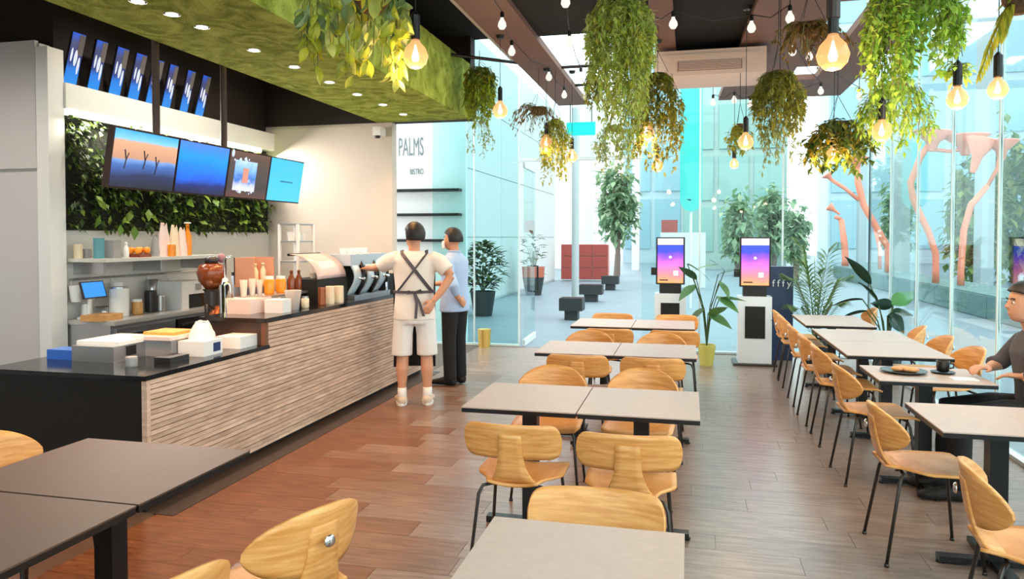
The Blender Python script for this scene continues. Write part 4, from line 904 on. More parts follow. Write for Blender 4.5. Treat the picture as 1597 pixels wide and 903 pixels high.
hang(H_, 'long thin tail of pale fern hanging below the largest fern', 975, 130, 262, 58, 4.6, 'trail', 'fern', 34, (.034,.012), 3, basket=False)
hang(H_, 'olive trailing plant with a lamp in it, right of the largest fern', 1026, 120, 290, 78, 6.6, 'trail', 'olive', 60, (.055,.022), 4)
hang(H_, 'moss-covered block plant by the end of the turf canopy', 748, 112, 205, 48, 7.8, 'trail', 'moss', 110, (.05,.02), 5)
hang(H_, 'thin bare trails hanging below the moss plant', 748, 190, 278, 50, 7.7, 'trail', 'pale', 7, (.045,.018), 6, basket=False)
hang(H_, 'bushy dark green crown on top of the moss plant', 748, 108, 138, 50, 7.75, 'trail', 'dark', 40, (.06,.028), 16, basket=False)
hang(H_, 'dry brown spiky plant near the far facade', 840, 172, 220, 90, 8.0, 'frond', 'dry', 26, (.09,.012), 7)
hang(H_, 'yellow-green trailing plant beside the turquoise sign', 866, 190, 296, 46, 8.1, 'trail', 'yellow', 50, (.05,.018), 8)
hang(H_, 'pale trailing plant before the doorway glass', 958, 200, 282, 66, 8.2, 'trail', 'pale', 26, (.055,.024), 9)
hang(H_, 'small olive tuft left of the largest fern', 925, 118, 182, 28, 6.2, 'trail', 'olive', 22, (.045,.018), 10)
hang(H_, 'round olive hanging plant below the air conditioner end', 1214, 118, 232, 78, 5.2, 'trail', 'olive', 110, (.045,.014), 11)
hang(H_, 'long thin trails under the round olive plant', 1216, 190, 275, 66, 5.3, 'trail', 'pale', 16, (.04,.014), 12, basket=False)
hang(H_, 'dry golden fern basket around the largest lamp', 1262, 45, 112, 120, 4.5, 'frond', 'dry', 34, (.075,.016), 13)
hang(H_, 'bright green vine hanging longest at the upper right', 1385, -12, 196, 72, 3.6, 'trail', 'bright', 46, (.034,.02), 14)
hang(H_, 'bright green vine at the upper right, shorter, nearer the glass', 1456, -12, 128, 92, 3.7, 'trail', 'bright', 46, (.036,.022), 15)
hang(H_, 'wide trailing fern with a lamp inside at the right', 1398, 140, 245, 112, 5.2, 'trail', 'bright', 52, (.06,.018), 17)
hang(H_, 'dark leafy hanging plant over the orange sculptures', 1306, 196, 280, 100, 5.8, 'trail', 'dark', 54, (.07,.036), 18)
hang(H_, 'small yellow-green plant beside a lamp, right of the middle', 1154, 198, 248, 38, 7.4, 'trail', 'yellow', 26, (.05,.022), 19)
hang(H_, 'small green sprig tied above a lamp at the right glass', 1494, 100, 128, 30, 4.35, 'trail', 'bright', 14, (.05,.024), 20, basket=False)
# near plant with broad leaves, each a part of its own
p = ony(580, 0, 3.2); t = thing(H_, 'broad-leaved yellow-green hanging plant in front of the turf canopy', 'hanging plant', p)
lv = [MB().grid(lambda u, v: ((2*u-1)*.5*w_*math.sin(PI*min(1, v**.8)), v*L_, -.02*math.sin(v*3)-.25*L_*v*v+.15*w_*abs(2*u-1)), 4, 6).mesh('leaf', leafmat(nm, cl, .45), True)
      for w_, L_, nm, cl in ((.062,.085,'grey green leaf',[srgb(110,136,76), srgb(150,170,110), srgb(84,110,50), srgb(186,200,150)]), (.045,.095,'yellow leaf',[srgb(206,200,60), srgb(170,180,56), srgb(214,214,120), srgb(150,160,50)]))]
rr = random.Random(5); st = MB(); k_ = mpp(p)
for i in range(26):
    x0 = rr.uniform(-104, 104)*k_; ln = (rr.uniform(60,128) if abs(x0) < .3 else rr.uniform(35,90))*k_; y0 = rr.uniform(-.15,.15)
    P = [Vector((x0*.3, y0*.3, .06)), Vector((x0*.8, y0*.9, .05)), Vector((x0, y0, -.03)), Vector((x0+rr.uniform(-.03,.03), y0, -ln))]
    st.tube(P, .002, 4)
    for j in range(8 if i % 2 else 6):
        q = rr.random(); c = P[2].lerp(P[3], q) if rr.random() < .75 else P[1].lerp(P[2], q)
        o = link('leaf', lv[1 if (q > .45 or rr.random() < .3) else 0], t, c); o.rotation_euler = (rr.uniform(-2.0,-.2), rr.uniform(-.5,.5), rr.uniform(0,2*PI)); s_ = rr.uniform(.7,1.2); o.scale = (s_,)*3
st.obj('stems', bpy.data.materials['vine stem'], t)
MB().lathe([(.04,-.06),(.09,.0),(.11,.09),(.1,.09),(.03,.06)], 16).obj('basket', bask, t, smooth=True)
MB().tube([(0,0,.06),(0,0,3.45-p.z)], .004, 5).obj('hanging_cord', M['cord'], t)
# one palm frond reaching in at the far right
p = ony(1590, -12, 3.9); t = thing(H_, 'hanging palm with a yellow-green frond arching down beside the right glass', 'hanging plant', p)
def frond(P, nl, L_, W_, m, parent, tw=1.0):
    b = MB(); b.tube(P, [.006*(1-.7*i/(len(P)-1)) for i in range(len(P))], 5)
    for j in range(nl):
        q = (.15+.85*j/(nl-1))*(len(P)-1); i0 = min(int(q), len(P)-2); c = P[i0].lerp(P[i0+1], q-i0); d = (P[i0+1]-P[i0]).normalized(); sdv = d.cross(Vector((0,0,1)))
        if sdv.length < .1: sdv = Vector((1,0,0))
        for sg in (-1, 1): b.leaf(c, d*.8+sdv.normalized()*sg*tw+Vector((0,0,-.15)), L_*math.sin(PI*min(.98,.12+.8*j/(nl-1)))+.02, W_)
    return b.obj('frond', m, parent)
for tgt in ((1528,118),(1560,60),(1625,70),(1650,20)):
    e = ony(*tgt, 3.9)-p; P = [Vector((0,0,0)), e*.35+Vector((0,0,.06)), e*.7+Vector((0,0,.05)), e]; frond(P, 16, .11, .014, lm['yellow'], t)
MB().lathe([(.03,-.1),(.07,-.04),(.08,.02),(.0,.02)], 12).obj('basket', bask, t, smooth=True); MB().tube([(0,0,0),(0,0,3.45-p.z)], .004, 5).obj('hanging_cord', M['cord'], t)

# ------------------------------------------------------------------ potted plants indoors and outside
def potp(name, label, x, y, pm, r, h, cat='potted plant'):
    t = thing(name, label, cat, (x, y, 0))
    MB().lathe([(r*.72,0),(r,h-.02),(r,h),(r*.9,h),(r*.88,h-.04),(0,h-.04)], 20).obj('pot', pm, t, smooth=False)
    MB().lathe([(r*.885,h-.05),(r*.885,h-.035)], 16).obj('soil', M['soil'], t)
    return t
pp = ony(1272, 480, 9.75)
t = potp('potted_palm', 'feathery potted palm by the corner of the glass', pp.x, 9.75, M['pot'], .17, .34); base = Vector((pp.x, 9.75, 0))
pm_ = leafmat('palm leaf', [srgb(70,104,60), srgb(110,140,84), srgb(140,160,96), srgb(86,120,70)], .35)
for tx, ty, dy in ((1240,372,0),(1304,380,.1),(1326,430,-.1),(1222,428,.1),(1256,440,-.3),(1288,420,-.25),(1316,470,-.2),(1232,476,-.15),(1270,395,.25),(1246,405,-.1),(1300,440,.2)):
    e = ony(tx, ty, 9.75+dy)-base; P = [Vector((0,0,.3)), Vector((e.x*.25, dy*.3, .3+(e.z-.3)*.5)), Vector((e.x*.6, dy*.7, .3+(e.z-.3)*.9)), Vector((e.x, dy, e.z))]; frond(P, 22, .26, .03, pm_, t, .75)
def bigleaf(L_, W_): return MB().grid(lambda u, v: ((2*u-1)*.5*W_*math.sin(PI*min(1, (v*.97+.03)**.75)), v*L_, -.3*L_*v*v+.12*W_*abs(2*u-1)), 6, 8).mesh('leaf', M['rub'], True)
M['rub'] = leafmat('rubber leaf', [srgb(18,40,30), srgb(28,58,40), srgb(24,48,36)], .1, .25); M['rub2'] = leafmat('fresh rubber leaf', [srgb(70,130,60), srgb(84,146,66)], .35, .3)
BL = bigleaf(1, .62); BLn = bigleaf(1, .3)
def aim(o, d, roll=0): o.rotation_euler = (Vector(d).to_track_quat('Y', 'Z').to_matrix().to_4x4() @ Matrix.Rotation(roll, 4, 'Y')).to_euler()
pp = ony(1384, 520, 9.1)
t = potp('rubber_plant', 'dark broad-leaved plant behind the long window table', pp.x, 9.1, M['pot'], .16, .3); base = Vector((pp.x, 9.1, 0)); st = MB()
for a, b_, nr, rl, fr in (((1357,444),(1322,398),1,.8,0),((1368,470),(1346,438),1,.6,0),((1393,478),(1358,474),0,1.2,0),((1392,476),(1428,456),0,.9,1),((1386,490),(1412,520),0,1.2,0),((1392,488),(1424,490),0,.6,0),((1346,468),(1302,470),1,.4,0),((1352,486),(1308,494),1,.5,0),((1384,492),(1394,515),0,1,0)):
    A, B = ony(*a, 9.08)-base, ony(*b_, 9.06+rr.uniform(-.1,.1))-base; d = B-A
    o = link('leaf', BLn if nr else BL, t, A); aim(o, d+Vector((0,0,.12*d.length)), rl); o.scale = (d.length*1.05,)*3
    if fr: o.data = o.data.copy(); o.data.materials[0] = M['rub2']; o['label'] = 'fresh green leaf'
    st.tube([(0,0,.26), (A.x*.4, A.y*.4, .3+(A.z-.3)*.6), A], .007, 6)
st.obj('stem', mat('green stem', srgb(60,84,44), .6), t)
pp = ony(1102, 556, 9.5)
t = potp('potted_plant', 'slender leafy plant in a yellow pot between the two kiosks', pp.x, 9.5, mat('yellow pot', srgb(196,190,96), .5), .11, .26); base = Vector((pp.x, 9.5, 0)); st = MB()
kl = leafmat('kiosk plant leaf', [srgb(60,100,60), srgb(90,136,74), srgb(40,76,50), srgb(120,160,80)], .3, .4); KL = MB().grid(lambda u, v: ((2*u-1)*.24*math.sin(PI*min(1, (v*.97+.03)**.8)), v, -.3*v*v), 4, 6).mesh('leaf', kl, True)
for a, b_ in (((1078,424),(1102,412)),((1086,436),(1070,420)),((1120,428),(1146,420)),((1122,438),(1134,452)),((1118,462),(1140,474)),((1122,466),(1148,464)),((1104,488),(1128,500)),((1106,492),(1124,480)),((1098,480),(1082,492)),((1084,444),(1068,456)),((1072,412),(1098,424)),((1130,422),(1118,408))):
    A, B = ony(*a, 9.5)-base, ony(*b_, 9.46+rr.uniform(-.1,.02))-base; d = B-A
    o = link('leaf', KL, t, A); aim(o, d+Vector((0,0,.1*d.length)), rr.uniform(-.6,.6)); o.scale = (d.length*1.6,)*3
    st.tube([(0,0,.22), (A.x*.25, A.y*.3, .22+(A.z-.22)*.55), A], .006, 5)
st.obj('stem', bpy.data.materials['green stem'], t)
pp = onz(752, 537, 0)
gp = MB().lathe([(.085,0),(.10,.26),(.09,.26),(.0,.24)], 18).obj('gold_pot', mat('brass', srgb(214,180,96), .35, .6), loc=(pp.x+.1, 10.34, 0)); tag(gp, 'small brass pot on the floor against the teal glass', 'pot')
def bush(name, label, pxc, Y, potm, r, h, top_, wpx, nl, lsz, m, cat='potted plant', base_lift=0):
    c = ony(pxc, 400, Y); t = potp(name, label, c.x, Y, potm, r, h, cat); k = mpp(c); zt = H+(370-top_)*k; rr = random.Random(int(pxc)); b = MB(); st = MB(); st.tube([(0,0,h-.06),(0,0,zt*.7)], .018, 6)
    for i in range(nl):
        q = rr.random(); z = h+.05+(zt-h-.05)*q; rad = wpx*k/2*math.sin(PI*(.12+.8*q))*math.sqrt(rr.random()); a = rr.uniform(0,2*PI)
        b.leaf((math.cos(a)*rad, math.sin(a)*rad, z), (math.cos(a), math.sin(a), rr.uniform(-.2,1)), lsz*rr.uniform(.7,1.2), lsz*.5)
    for i in range(6): a = i*1.05; st.tube([(0,0,zt*.3),(math.cos(a)*wpx*k*.3, math.sin(a)*wpx*k*.3, zt*.75)], .008, 5)
    b.obj('foliage', m, t, kind='stuff'); st.obj('stem', bpy.data.materials['green stem'], t); return t
dl_ = leafmat('outdoor dark leaf', [srgb(40,66,34), srgb(64,92,46), srgb(30,50,28), srgb(150,168,120)], .2)
bush('potted_shrub', 'dark leafy shrub in a tall pot behind the teal glass', 753, 14.5, M['pot'], .26, .5, 380, 66, 420, .2, dl_)
bush('potted_shrub', 'thin pale tree in a pot along the white corridor wall', 832, 20.0, M['pot'], .3, .5, 362, 30, 60, .25, dl_)
tr_ = MB().lathe([(.3,0),(.32,.28),(.3,.28)], 16).obj('clay_ring', M['terra'], bpy.data.objects['potted_shrub.001'], loc=(0,0,.5))
for k, (px, py, wp) in enumerate(((892,498,36),(922,470,36),(952,452,26))):
    c = onz(px, py, 0); t = thing('planter', ['nearest','middle','farthest'][k]+' black tapered planter on the corridor paving', 'planter', c, 0, 'black planters on the paving'); wm_ = wp*mpp(c)
    b = MB(); b.box(-wm_/2, -.2, .18, wm_/2, .2, .42); b.obj('upper_box', M['pot'], t, bevel=.01); MB().box(-wm_*.28, -.14, 0, wm_*.28, .14, .18).obj('foot', M['pot'], t)
    MB().box(-wm_*.47, -.18, .42, wm_*.47, .18, .425).obj('soil', M['soil'], t)
c = onz(893, 496, 0); o = MB().tube([(0,0,0),(0,0,4.2)], .075, 12).obj('street_post', mat('grey post', srgb(170,182,184), .4), loc=(c.x, c.y+.35, 0)); tag(o, 'tall grey post rising behind the nearest black planter', 'post')
hb = ony(965, 376, 24); o = MB().box(-.25, -.2, 0, .25, .2, .4).obj('brick_box', blk, loc=(hb.x, 24.05, 1.76-.01)); 
o.location = (-.62, 24.2, 1.75); o.name = 'planter_box'; tag(o, 'red-brown box planter standing on the low white wall', 'planter')
def tree(label, px, Y, top_, bot_, wpx, m, n=800, lsz=.4, grp='trees on the plaza'):
    c = ony(px, 400, Y); k = mpp(c); zt = H+(370-top_)*k; zb = H+(370-bot_)*k; rr = random.Random(int(px*3)); t = thing('plaza_tree', label, 'tree', (c.x, Y, 0), 0, grp); b = MB(); st = MB()
    st.tube([(0,0,0),(.05,0,zb),(0,0,zb+(zt-zb)*.6)], [.14,.11,.04], 7)
    for i in range(7):
        a = i*.9; st.tube([(0,0,zb),(math.cos(a)*wpx*k*.3, math.sin(a)*wpx*k*.3, zb+(zt-zb)*(.4+.06*i))], .03, 5)
    for i in range(n):
        u = Vector((rr.gauss(0,1), rr.gauss(0,1), rr.gauss(0,1))).normalized()*rr.random()**.4; nn = 1+.5*mnoise.noise(u*2.5+Vector((px,0,0)))
        b.leaf((u.x*wpx*k/2*nn, u.y*wpx*k/2*nn, (zt+zb)/2+u.z*(zt-zb)/2*nn), (rr.uniform(-1,1), rr.uniform(-1,1), rr.uniform(-1,.4)), lsz*rr.uniform(.7,1.2), lsz*.5)
    b.obj('crown', m, t, kind='stuff'); st.obj('trunk', mat('tree bark', srgb(110,100,90), .9) if 'tree bark' not in bpy.data.materials else bpy.data.materials['tree bark'], t)
tl_ = leafmat('plaza leaf', [srgb(120,156,120), srgb(150,180,140), srgb(96,136,104), srgb(176,196,160)], .35); tl2 = leafmat('green tree leaf', [srgb(90,120,60), srgb(130,150,76), srgb(70,104,56), srgb(170,170,90)], .35)  # second mix is greener, for the trees at the right
tree('pale green plaza tree seen through the doorway glass', 962, 31, 255, 380, 60, tl_, 900, .45)
tree('pale green plaza tree left of the second kiosk top', 1150, 32, 300, 405, 44, tl_, 600, .45)
tree('tall plaza tree above the second kiosk', 1206, 36.3, 290, 400, 56, tl_, 800, .5)
tree('narrow plaza tree right of the second kiosk', 1240, 29, 320, 410, 34, tl_, 500, .4)
tree('dense green tree behind the right-hand orange sculpture', 1518, 27, 240, 440, 76, tl2, 1300, .42)
tree('green tree beyond the pair of slim orange sculptures', 1400, 33, 270, 400, 50, tl_, 700, .42)
tree('large tree at the right edge beyond the glass', 1580, 29, 200, 440, 90, tl2, 1200, .45)
# orange funnel-topped tree sculptures standing on the kerb wall
om = mat('coral paint', srgb(228,132,104), .45)
def sculp(label, Y, paths, tops):
    b0 = ony(*paths[0][0], Y); t = thing('tree_sculpture', label, 'sculpture', (b0.x, Y, .47), 0, 'coral tree sculptures')
    base = Vector((b0.x, Y, .47))
    for i, (pth) in enumerate(paths):
        P = [ony(x, y, Y)-base for x, y in pth]
        if i == 0: P[0] = Vector((P[1].x*.02, 0, 0.015)); P.insert(1, P[0]+Vector((0,0,.3)))
        MB().tube(P, [rp_*mpp(base) for rp_ in ([5.5]+[5]*(len(P)-2)+[4] if i == 0 else [3]*len(P))], 10).obj('trunk' if i == 0 else 'branch', om, t, smooth=True)
    for (x, y), rpx, hpx, ti in tops:
        c = ony(x, y, Y)-base; k = mpp(base); q = MB().lathe([(.18*rpx*k,-hpx*k),(.35*rpx*k,-hpx*k*.5),(rpx*k,0),(rpx*k*.95,.02),(.2*rpx*k,-hpx*k*.4)], 18, cap=False)
        o = q.obj('funnel', om, t, smooth=True, loc=c); o.rotation_euler = (.0, ti, 0)
sculp('leftmost tall coral tree sculpture with two funnels', 25.8, [[(1385,428),(1384,385),(1366,354),(1347,320),(1338,285),(1337,262)], [(1339,312),(1318,294),(1296,280)], [(1372,420),(1372,388),(1364,352)]], [((1337,246),16,20,0),((1290,272),10,12,-.6)])
sculp('middle coral tree sculpture with the wide flat crown', 20.0, [[(1459,446),(1459,395),(1448,362),(1424,312),(1420,285),(1434,248),(1450,222)], [(1446,232),(1480,236),(1506,232)]], [((1456,206),30,30,.1),((1506,212),34,30,0)])
sculp('right-hand coral tree sculpture arching to the glass edge', 19.1, [[(1498,446),(1503,360),(1514,320),(1540,290)], [(1540,290),(1556,262),(1560,236)]], [((1532,218),22,52,.25),((1562,220),24,30,0)])
sculp('small coral funnel sculpture farthest away', 31.0, [[(1318,432),(1317,380),(1312,342)], [(1312,342),(1302,338)]], [((1293,322),7,20,-.9)])
# ------------------------------------------------------------------ people: each body is one remeshed surface, clothes are its children
def fused(b, name, m, vox, parent=None, sm=4):
    me = b.mesh(name, m); o = bpy.data.objects.new('tmp', me); C.objects.link(o)
    r = o.modifiers.new('r', 'REMESH'); r.mode = 'VOXEL'; r.voxel_size = vox; r.use_smooth_shade = True
    s = o.modifiers.new('s', 'SMOOTH'); s.factor = .5; s.iterations = sm
    e = o.evaluated_get(bpy.context.evaluated_depsgraph_get()); nm = bpy.data.meshes.new_from_object(e); nm.name = name
    bpy.data.objects.remove(o)
    for p in nm.polygons: p.use_smooth = True
    if not nm.materials: nm.materials.append(m)
    return link(name, nm, parent)
def hand(b, wr, d, n, sgn, curl=.5, s=1.0):      # wrist, pointing direction, palm normal, thumb side
    d = Vector(d).normalized(); n = (Vector(n)-d*Vector(n).dot(d)).normalized(); w_ = d.cross(n)*sgn; wr = Vector(wr)
    b.loft([(wr, w_*.024*s, n*.018*s), (wr+d*.04*s, w_*.040*s, n*.016*s), (wr+d*.085*s, w_*.042*s, n*.014*s)], 12)
    for k, (o_, L_) in enumerate(((.031,.066),(.0105,.078),(-.0105,.072),(-.031,.056))):
        p = wr+d*.078*s+w_*o_*s; P = [p]; a = 0
        for j in range(3): a += curl*.6; p = p+(d*math.cos(a)+n*math.sin(a))*L_*s*(.42,.33,.25)[j]; P.append(p)
        b.tube(P, [.0105*s,.0098*s,.009*s,.0075*s], 8)
    p = wr+d*.02*s+w_*.03*s; b.tube([p, p+(w_*.8+d*.6+n*.2)*.034*s, p+(w_*.75+d*1.5+n*.5)*.038*s], [.013*s,.0115*s,.009*s], 8)
def head(b, c, yaw, s=1.0):
    Mh = Matrix.Translation(c) @ Matrix.Rotation(yaw, 4, 'Z'); v = lambda x, y, z: Mh @ Vector((x*s, y*s, z*s))
    X = Mh.to_3x3() @ Vector((1,0,0)); Y = Mh.to_3x3() @ Vector((0,1,0))
    b.loft([(v(0,.03,-.112), X*.03*s, Y*.03*s), (v(0,.022,-.09), X*.052*s, Y*.062*s), (v(0,.012,-.05), X*.064*s, Y*.082*s), (v(0,0,0), X*.074*s, Y*.092*s), (v(0,-.006,.05), X*.074*s, Y*.092*s), (v(0,-.008,.09), X*.056*s, Y*.07*s), (v(0,-.008,.112), X*.02*s, Y*.03*s)], 18)
    b.tube([v(0,.088,.012), v(0,.104,-.022), v(0,.09,-.032)], [.009*s,.014*s,.012*s], 8)
    for sx in (-1,1): b.ball(v(sx*.076,-.005,-.005), .026*s, .35, .7, 1, 10, Matrix.Rotation(yaw, 4, 'Z'))
    b.tube([v(-.022,.083,-.06), v(0,.092,-.06), v(.022,.083,-.06)], [.006*s,.009*s,.006*s], 6)
    return Mh
def face(t, Mh, s=1.0):
    q = MB(); w_ = MB()
    for sx in (-1,1): w_.ball(Mh @ Vector((sx*.03,.081,.005)), .010, 1.1, .6, .7, 8); q.ball(Mh @ Vector((sx*.03,.088,.005)), .005, 1, .5, 1, 8); q.tube([Mh @ Vector((sx*.014,.09,.026)), Mh @ Vector((sx*.032,.09,.031)), Mh @ Vector((sx*.046,.08,.026))], .004, 6)
    w_.obj('eye_white', M['white'], t, smooth=True); q.obj('eye', M['hair'], t, smooth=True)
def hair(t, c, yaw, s=1.0, low=-.085):
    b = MB(); Mh = Matrix.Translation(c) @ Matrix.Rotation(yaw, 4, 'Z')
    def f(u, v):
        a = 2*PI*u; cut = (low+.03 if math.sin(a) < .2 else .045+.03*math.sin(a)); z = .131-(.131-cut)*v; q = math.sqrt(max(0, 1-((z-.02)/.113)**2)) if z > .02 else 1-.12*((.02-z)/.09)**2
        n = 1+.05*mnoise.noise((math.cos(a)*3, math.sin(a)*3, z*25+s))
        return Mh @ Vector((math.cos(a)*.088*q*n*s, (math.sin(a)*.107*q*n-.008)*s, z*s))
    b.grid(f, 30, 12, .008); return b.obj('hair', M['hair'], t, smooth=True)
def foot(b, x, y, yaw, sole=True):
    Mf = Matrix.Translation((x, y, 0)) @ Matrix.Rotation(yaw, 4, 'Z'); v = lambda *p: Mf @ Vector(p); X = Mf.to_3x3() @ Vector((1,0,0)); Y = Mf.to_3x3() @ Vector((0,1,0)); Z = Vector((0,0,1))
    b.loft([(v(0,-.085,.045), X*.03, Z*.036), (v(0,-.05,.05), X*.042, Z*.048), (v(0,.02,.048), X*.044, Z*.044), (v(0,.09,.036), X*.05, Z*.032), (v(0,.15,.028), X*.046, Z*.024), (v(0,.185,.024), X*.026, Z*.016)], 14)
def ribbon(P, wv, th=.004):
    P = [Vector(p) for p in P]
    return MB().grid(lambda u, v: P[min(int(v*(len(P)-1)+1e-6), len(P)-1)] + Vector(wv)*(2*u-1), 2, len(P)-1, th)
# --- man in white, seen from behind at the counter
t = thing('person', 'person in white shirt, white shorts and crossed grey apron straps, standing at the bar', 'person', (-2.55, 6.62, 0), math.atan2(.36, .93))
hc = (0, .03, 1.612); hy = .55
b = MB(); Mh = head(b, hc, hy)
b.loft([((0,-.01,1.42),(.062,0,0),(0,.06,0)),((0,0,1.47),(.056,0,0),(0,.056,0)),((0,.015,1.55),(.054,0,0),(0,.056,0))], 14)
b.loft([((0,0,.84),(.155,0,0),(0,.10,0)),((0,0,.95),(.16,0,0),(0,.105,0)),((0,0,1.1),(.145,0,0),(0,.10,0)),((0,0,1.3),(.175,0,0),(0,.105,0)),((0,0,1.40),(.17,0,0),(0,.085,0)),((0,0,1.45),(.08,0,0),(0,.06,0))], 16)
for sx in (-1, 1):
    b.tube([(sx*.09,0,.9),(sx*.105,.005,.68),(sx*.112,.01,.49),(sx*.118,-.015,.34),(sx*.12,-.02,.2),(sx*.12,-.02,.06)], [.095,.082,.058,.060,.042,.036], 12)
    foot(b, sx*.125, .03, -sx*.12)
ra = [(.165,0,1.40),(.24,-.03,1.36),(.345,-.09,1.235)]; b.tube(ra, [.055,.052,.042], 10); b.tube([ra[-1],(.25,-.13,1.09),(.175,-.15,1.0)], [.042,.037,.027], 10)
hand(b, (.175,-.15,1.0), (-.5,-.12,-.75), (-.2,.9,-.1), -1, .45)
la = [(-.165,0,1.40),(-.25,.05,1.37),(-.36,.16,1.31)]; b.tube(la, [.055,.05,.042], 10); b.tube([la[-1],(-.43,.28,1.30),(-.47,.37,1.29)], [.042,.036,.027], 10)
hand(b, (-.47,.37,1.29), (-.4,.9,-.1), (0,0,-1), -1, .6)
fused(b, 'body', M['skin'], .0075, t); face(t, Mh); hair(t, hc, hy, 1.0, -.07)
sec = [(.815,.205,.142),(.9,.198,.138),(1.0,.188,.134),(1.1,.182,.13),(1.2,.19,.132),(1.3,.203,.132),(1.38,.208,.122),(1.43,.17,.098),(1.47,.085,.07)]
b = MB(); b.loft([((0,0,z),(a,0,0),(0,c_,0)) for z, a, c_ in sec], 24)
b.tube([(.15,0,1.395),(.24,-.03,1.36),(.31,-.07,1.275)], [.083,.083,.078], 14); b.tube([(-.15,0,1.395),(-.25,.05,1.365),(-.315,.115,1.325)], [.083,.081,.076], 14)
fused(b, 'shirt', M['shirtw'], .012, t, 6)
b = MB(); b.loft([((0,0,.99),(.175,0,0),(0,.125,0)),((0,0,.86),(.195,0,0),(0,.138,0)),((0,0,.78),(.19,0,0),(0,.13,0))], 20)
for sx in (-1, 1): b.tube([(sx*.098,0,.84),(sx*.112,0,.68),(sx*.12,.0,.475)], [.100,.097,.101], 16)
fused(b, 'shorts', M['shortw'], .012, t, 4)
def back(x, z, off=.010):
    for (z0,a0,c0),(z1,a1,c1) in zip(sec, sec[1:]):
        if z0 <= z <= z1:
            q = (z-z0)/(z1-z0); a = a0+(a1-a0)*q; c_ = c0+(c1-c0)*q; return (x, -c_*math.sqrt(max(.02, 1-(x/a)**2))-off, z)
    return (x, -.12, z)
for sg, nm in ((1,'apron_strap'),(-1,'apron_strap')):
    P = [back(sg*(-.115+.275*k/10), 1.445-.355*k/10, .012 if sg > 0 else .009) for k in range(11)]
    P = [(sg*-.115, .0, 1.475)] + P
    ribbon(P, (.016, 0, .006)).obj(nm, M['strap'], t)
wb = [((.188+.008)*math.cos(-PI/2+2*PI*k/36), (.134+.010)*math.sin(-PI/2+2*PI*k/36), 1.085) for k in range(37)]
ribbon(wb, (0,0,.013)).obj('waist_tie', M['strap'], t)
for P in ([(0,-.148,1.08),(.02,-.162,.98),(.01,-.165,.84)], [(0,-.148,1.08),(.045,-.16,.99),(.085,-.165,.86)]): ribbon(P, (.013,0,0)).obj('tie_end', M['strap'], t)
MB().tube([(0,-.15,1.085),(.06,-.168,1.11),(.075,-.165,1.08),(0,-.15,1.08),(-.06,-.168,1.1),(-.07,-.165,1.075),(0,-.15,1.08)], .008, 6).obj('bow', M['strap'], t)
MB().grid(lambda u, v: ((2*u-1)*.2, .168-.05*(2*u-1)**2, .34+.95*v), 8, 10, .006).obj('apron', M['trouser'], t, smooth=True)
for sx in (-1, 1):
    MB().tube([(sx*.12,-.02,.17),(sx*.12,-.02,.10),(sx*.122,-.005,.05)], [.043,.043,.046], 14).obj('sock', M['white'], t, smooth=True)
    b = MB(); foot(b, sx*.125, .03, -sx*.12); bmesh.ops.scale(b.b, vec=(1.13,1.13,1.13), verts=b.b.verts, space=Matrix.Translation((-sx*.125,-.03,0)))
    sh_ = b.obj('shoe', mat('cream sneaker', srgb(226,206,184), .6) if sx < 0 else bpy.data.materials['cream sneaker'], t, smooth=True)
    MB().loft([((sx*.125,.03+.045,.0),(.056,0,0),(0,.15,0)),((sx*.125,.03+.045,.022),(.056,0,0),(0,.15,0))], 20).obj('sole', M['white'], sh_)
# --- second person in light blue shirt, turned left
t = thing('person', 'person in light blue shirt, black trousers and white face mask, standing farther along the bar', 'person', (-2.47, 7.62, 0), 1.25)
hc = (0, .03, 1.575); hy = .15
b = MB(); Mh = head(b, hc, hy, .98)
b.loft([((0,-.01,1.38),(.058,0,0),(0,.058,0)),((0,0,1.43),(.053,0,0),(0,.054,0)),((0,.015,1.51),(.052,0,0),(0,.054,0))], 14)
b.loft([((0,0,.84),(.15,0,0),(0,.10,0)),((0,0,.95),(.15,0,0),(0,.10,0)),((0,0,1.1),(.14,0,0),(0,.095,0)),((0,0,1.28),(.165,0,0),(0,.10,0)),((0,0,1.36),(.16,0,0),(0,.08,0)),((0,0,1.41),(.07,0,0),(0,.055,0))], 16)
for sx in (-1, 1):
    b.tube([(sx*.085,0,.9),(sx*.09,.01,.5),(sx*.09,-.01,.06)], [.085,.052,.034], 12); foot(b, sx*.095, .03, -sx*.15)
b.tube([(-.16,0,1.36),(-.225,-.08,1.22),(-.25,-.17,1.09)], [.05,.045,.04], 10); b.tube([(-.25,-.17,1.09),(-.19,-.17,.98),(-.12,-.16,.93)], [.04,.034,.026], 10); hand(b, (-.12,-.16,.93), (.8,.05,-.4), (.1,.9,0), 1, .4)
b.tube([(.16,0,1.36),(.24,.1,1.2),(.25,.2,1.1)], [.05,.045,.04], 10); b.tube([(.25,.2,1.1),(.2,.32,1.08),(.15,.42,1.07)], [.04,.034,.026], 10); hand(b, (.15,.42,1.07), (-.3,.9,-.1), (0,0,-1), 1, .5)
fused(b, 'body', M['skin'], .0075, t); face(t, Mh); hair(t, hc, hy, .98, -.055)
MB().grid(lambda u, v: Mh @ Vector((.083*math.sin((u-.5)*2.6), .004+.103*math.cos((u-.5)*2.2)+.012*math.sin(v*PI)*math.cos((u-.5)*3), -.10+.085*v)), 14, 6, .004).obj('face_mask', M['white'], t, smooth=True)
sec2 = [(.80,.20,.14),(.88,.195,.14),(1.0,.178,.128),(1.1,.172,.122),(1.25,.19,.125),(1.34,.195,.115),(1.39,.15,.09),(1.44,.07,.066)]
b = MB(); b.loft([((0,0,z),(a,0,0),(0,c_,0)) for z, a, c_ in sec2], 24)
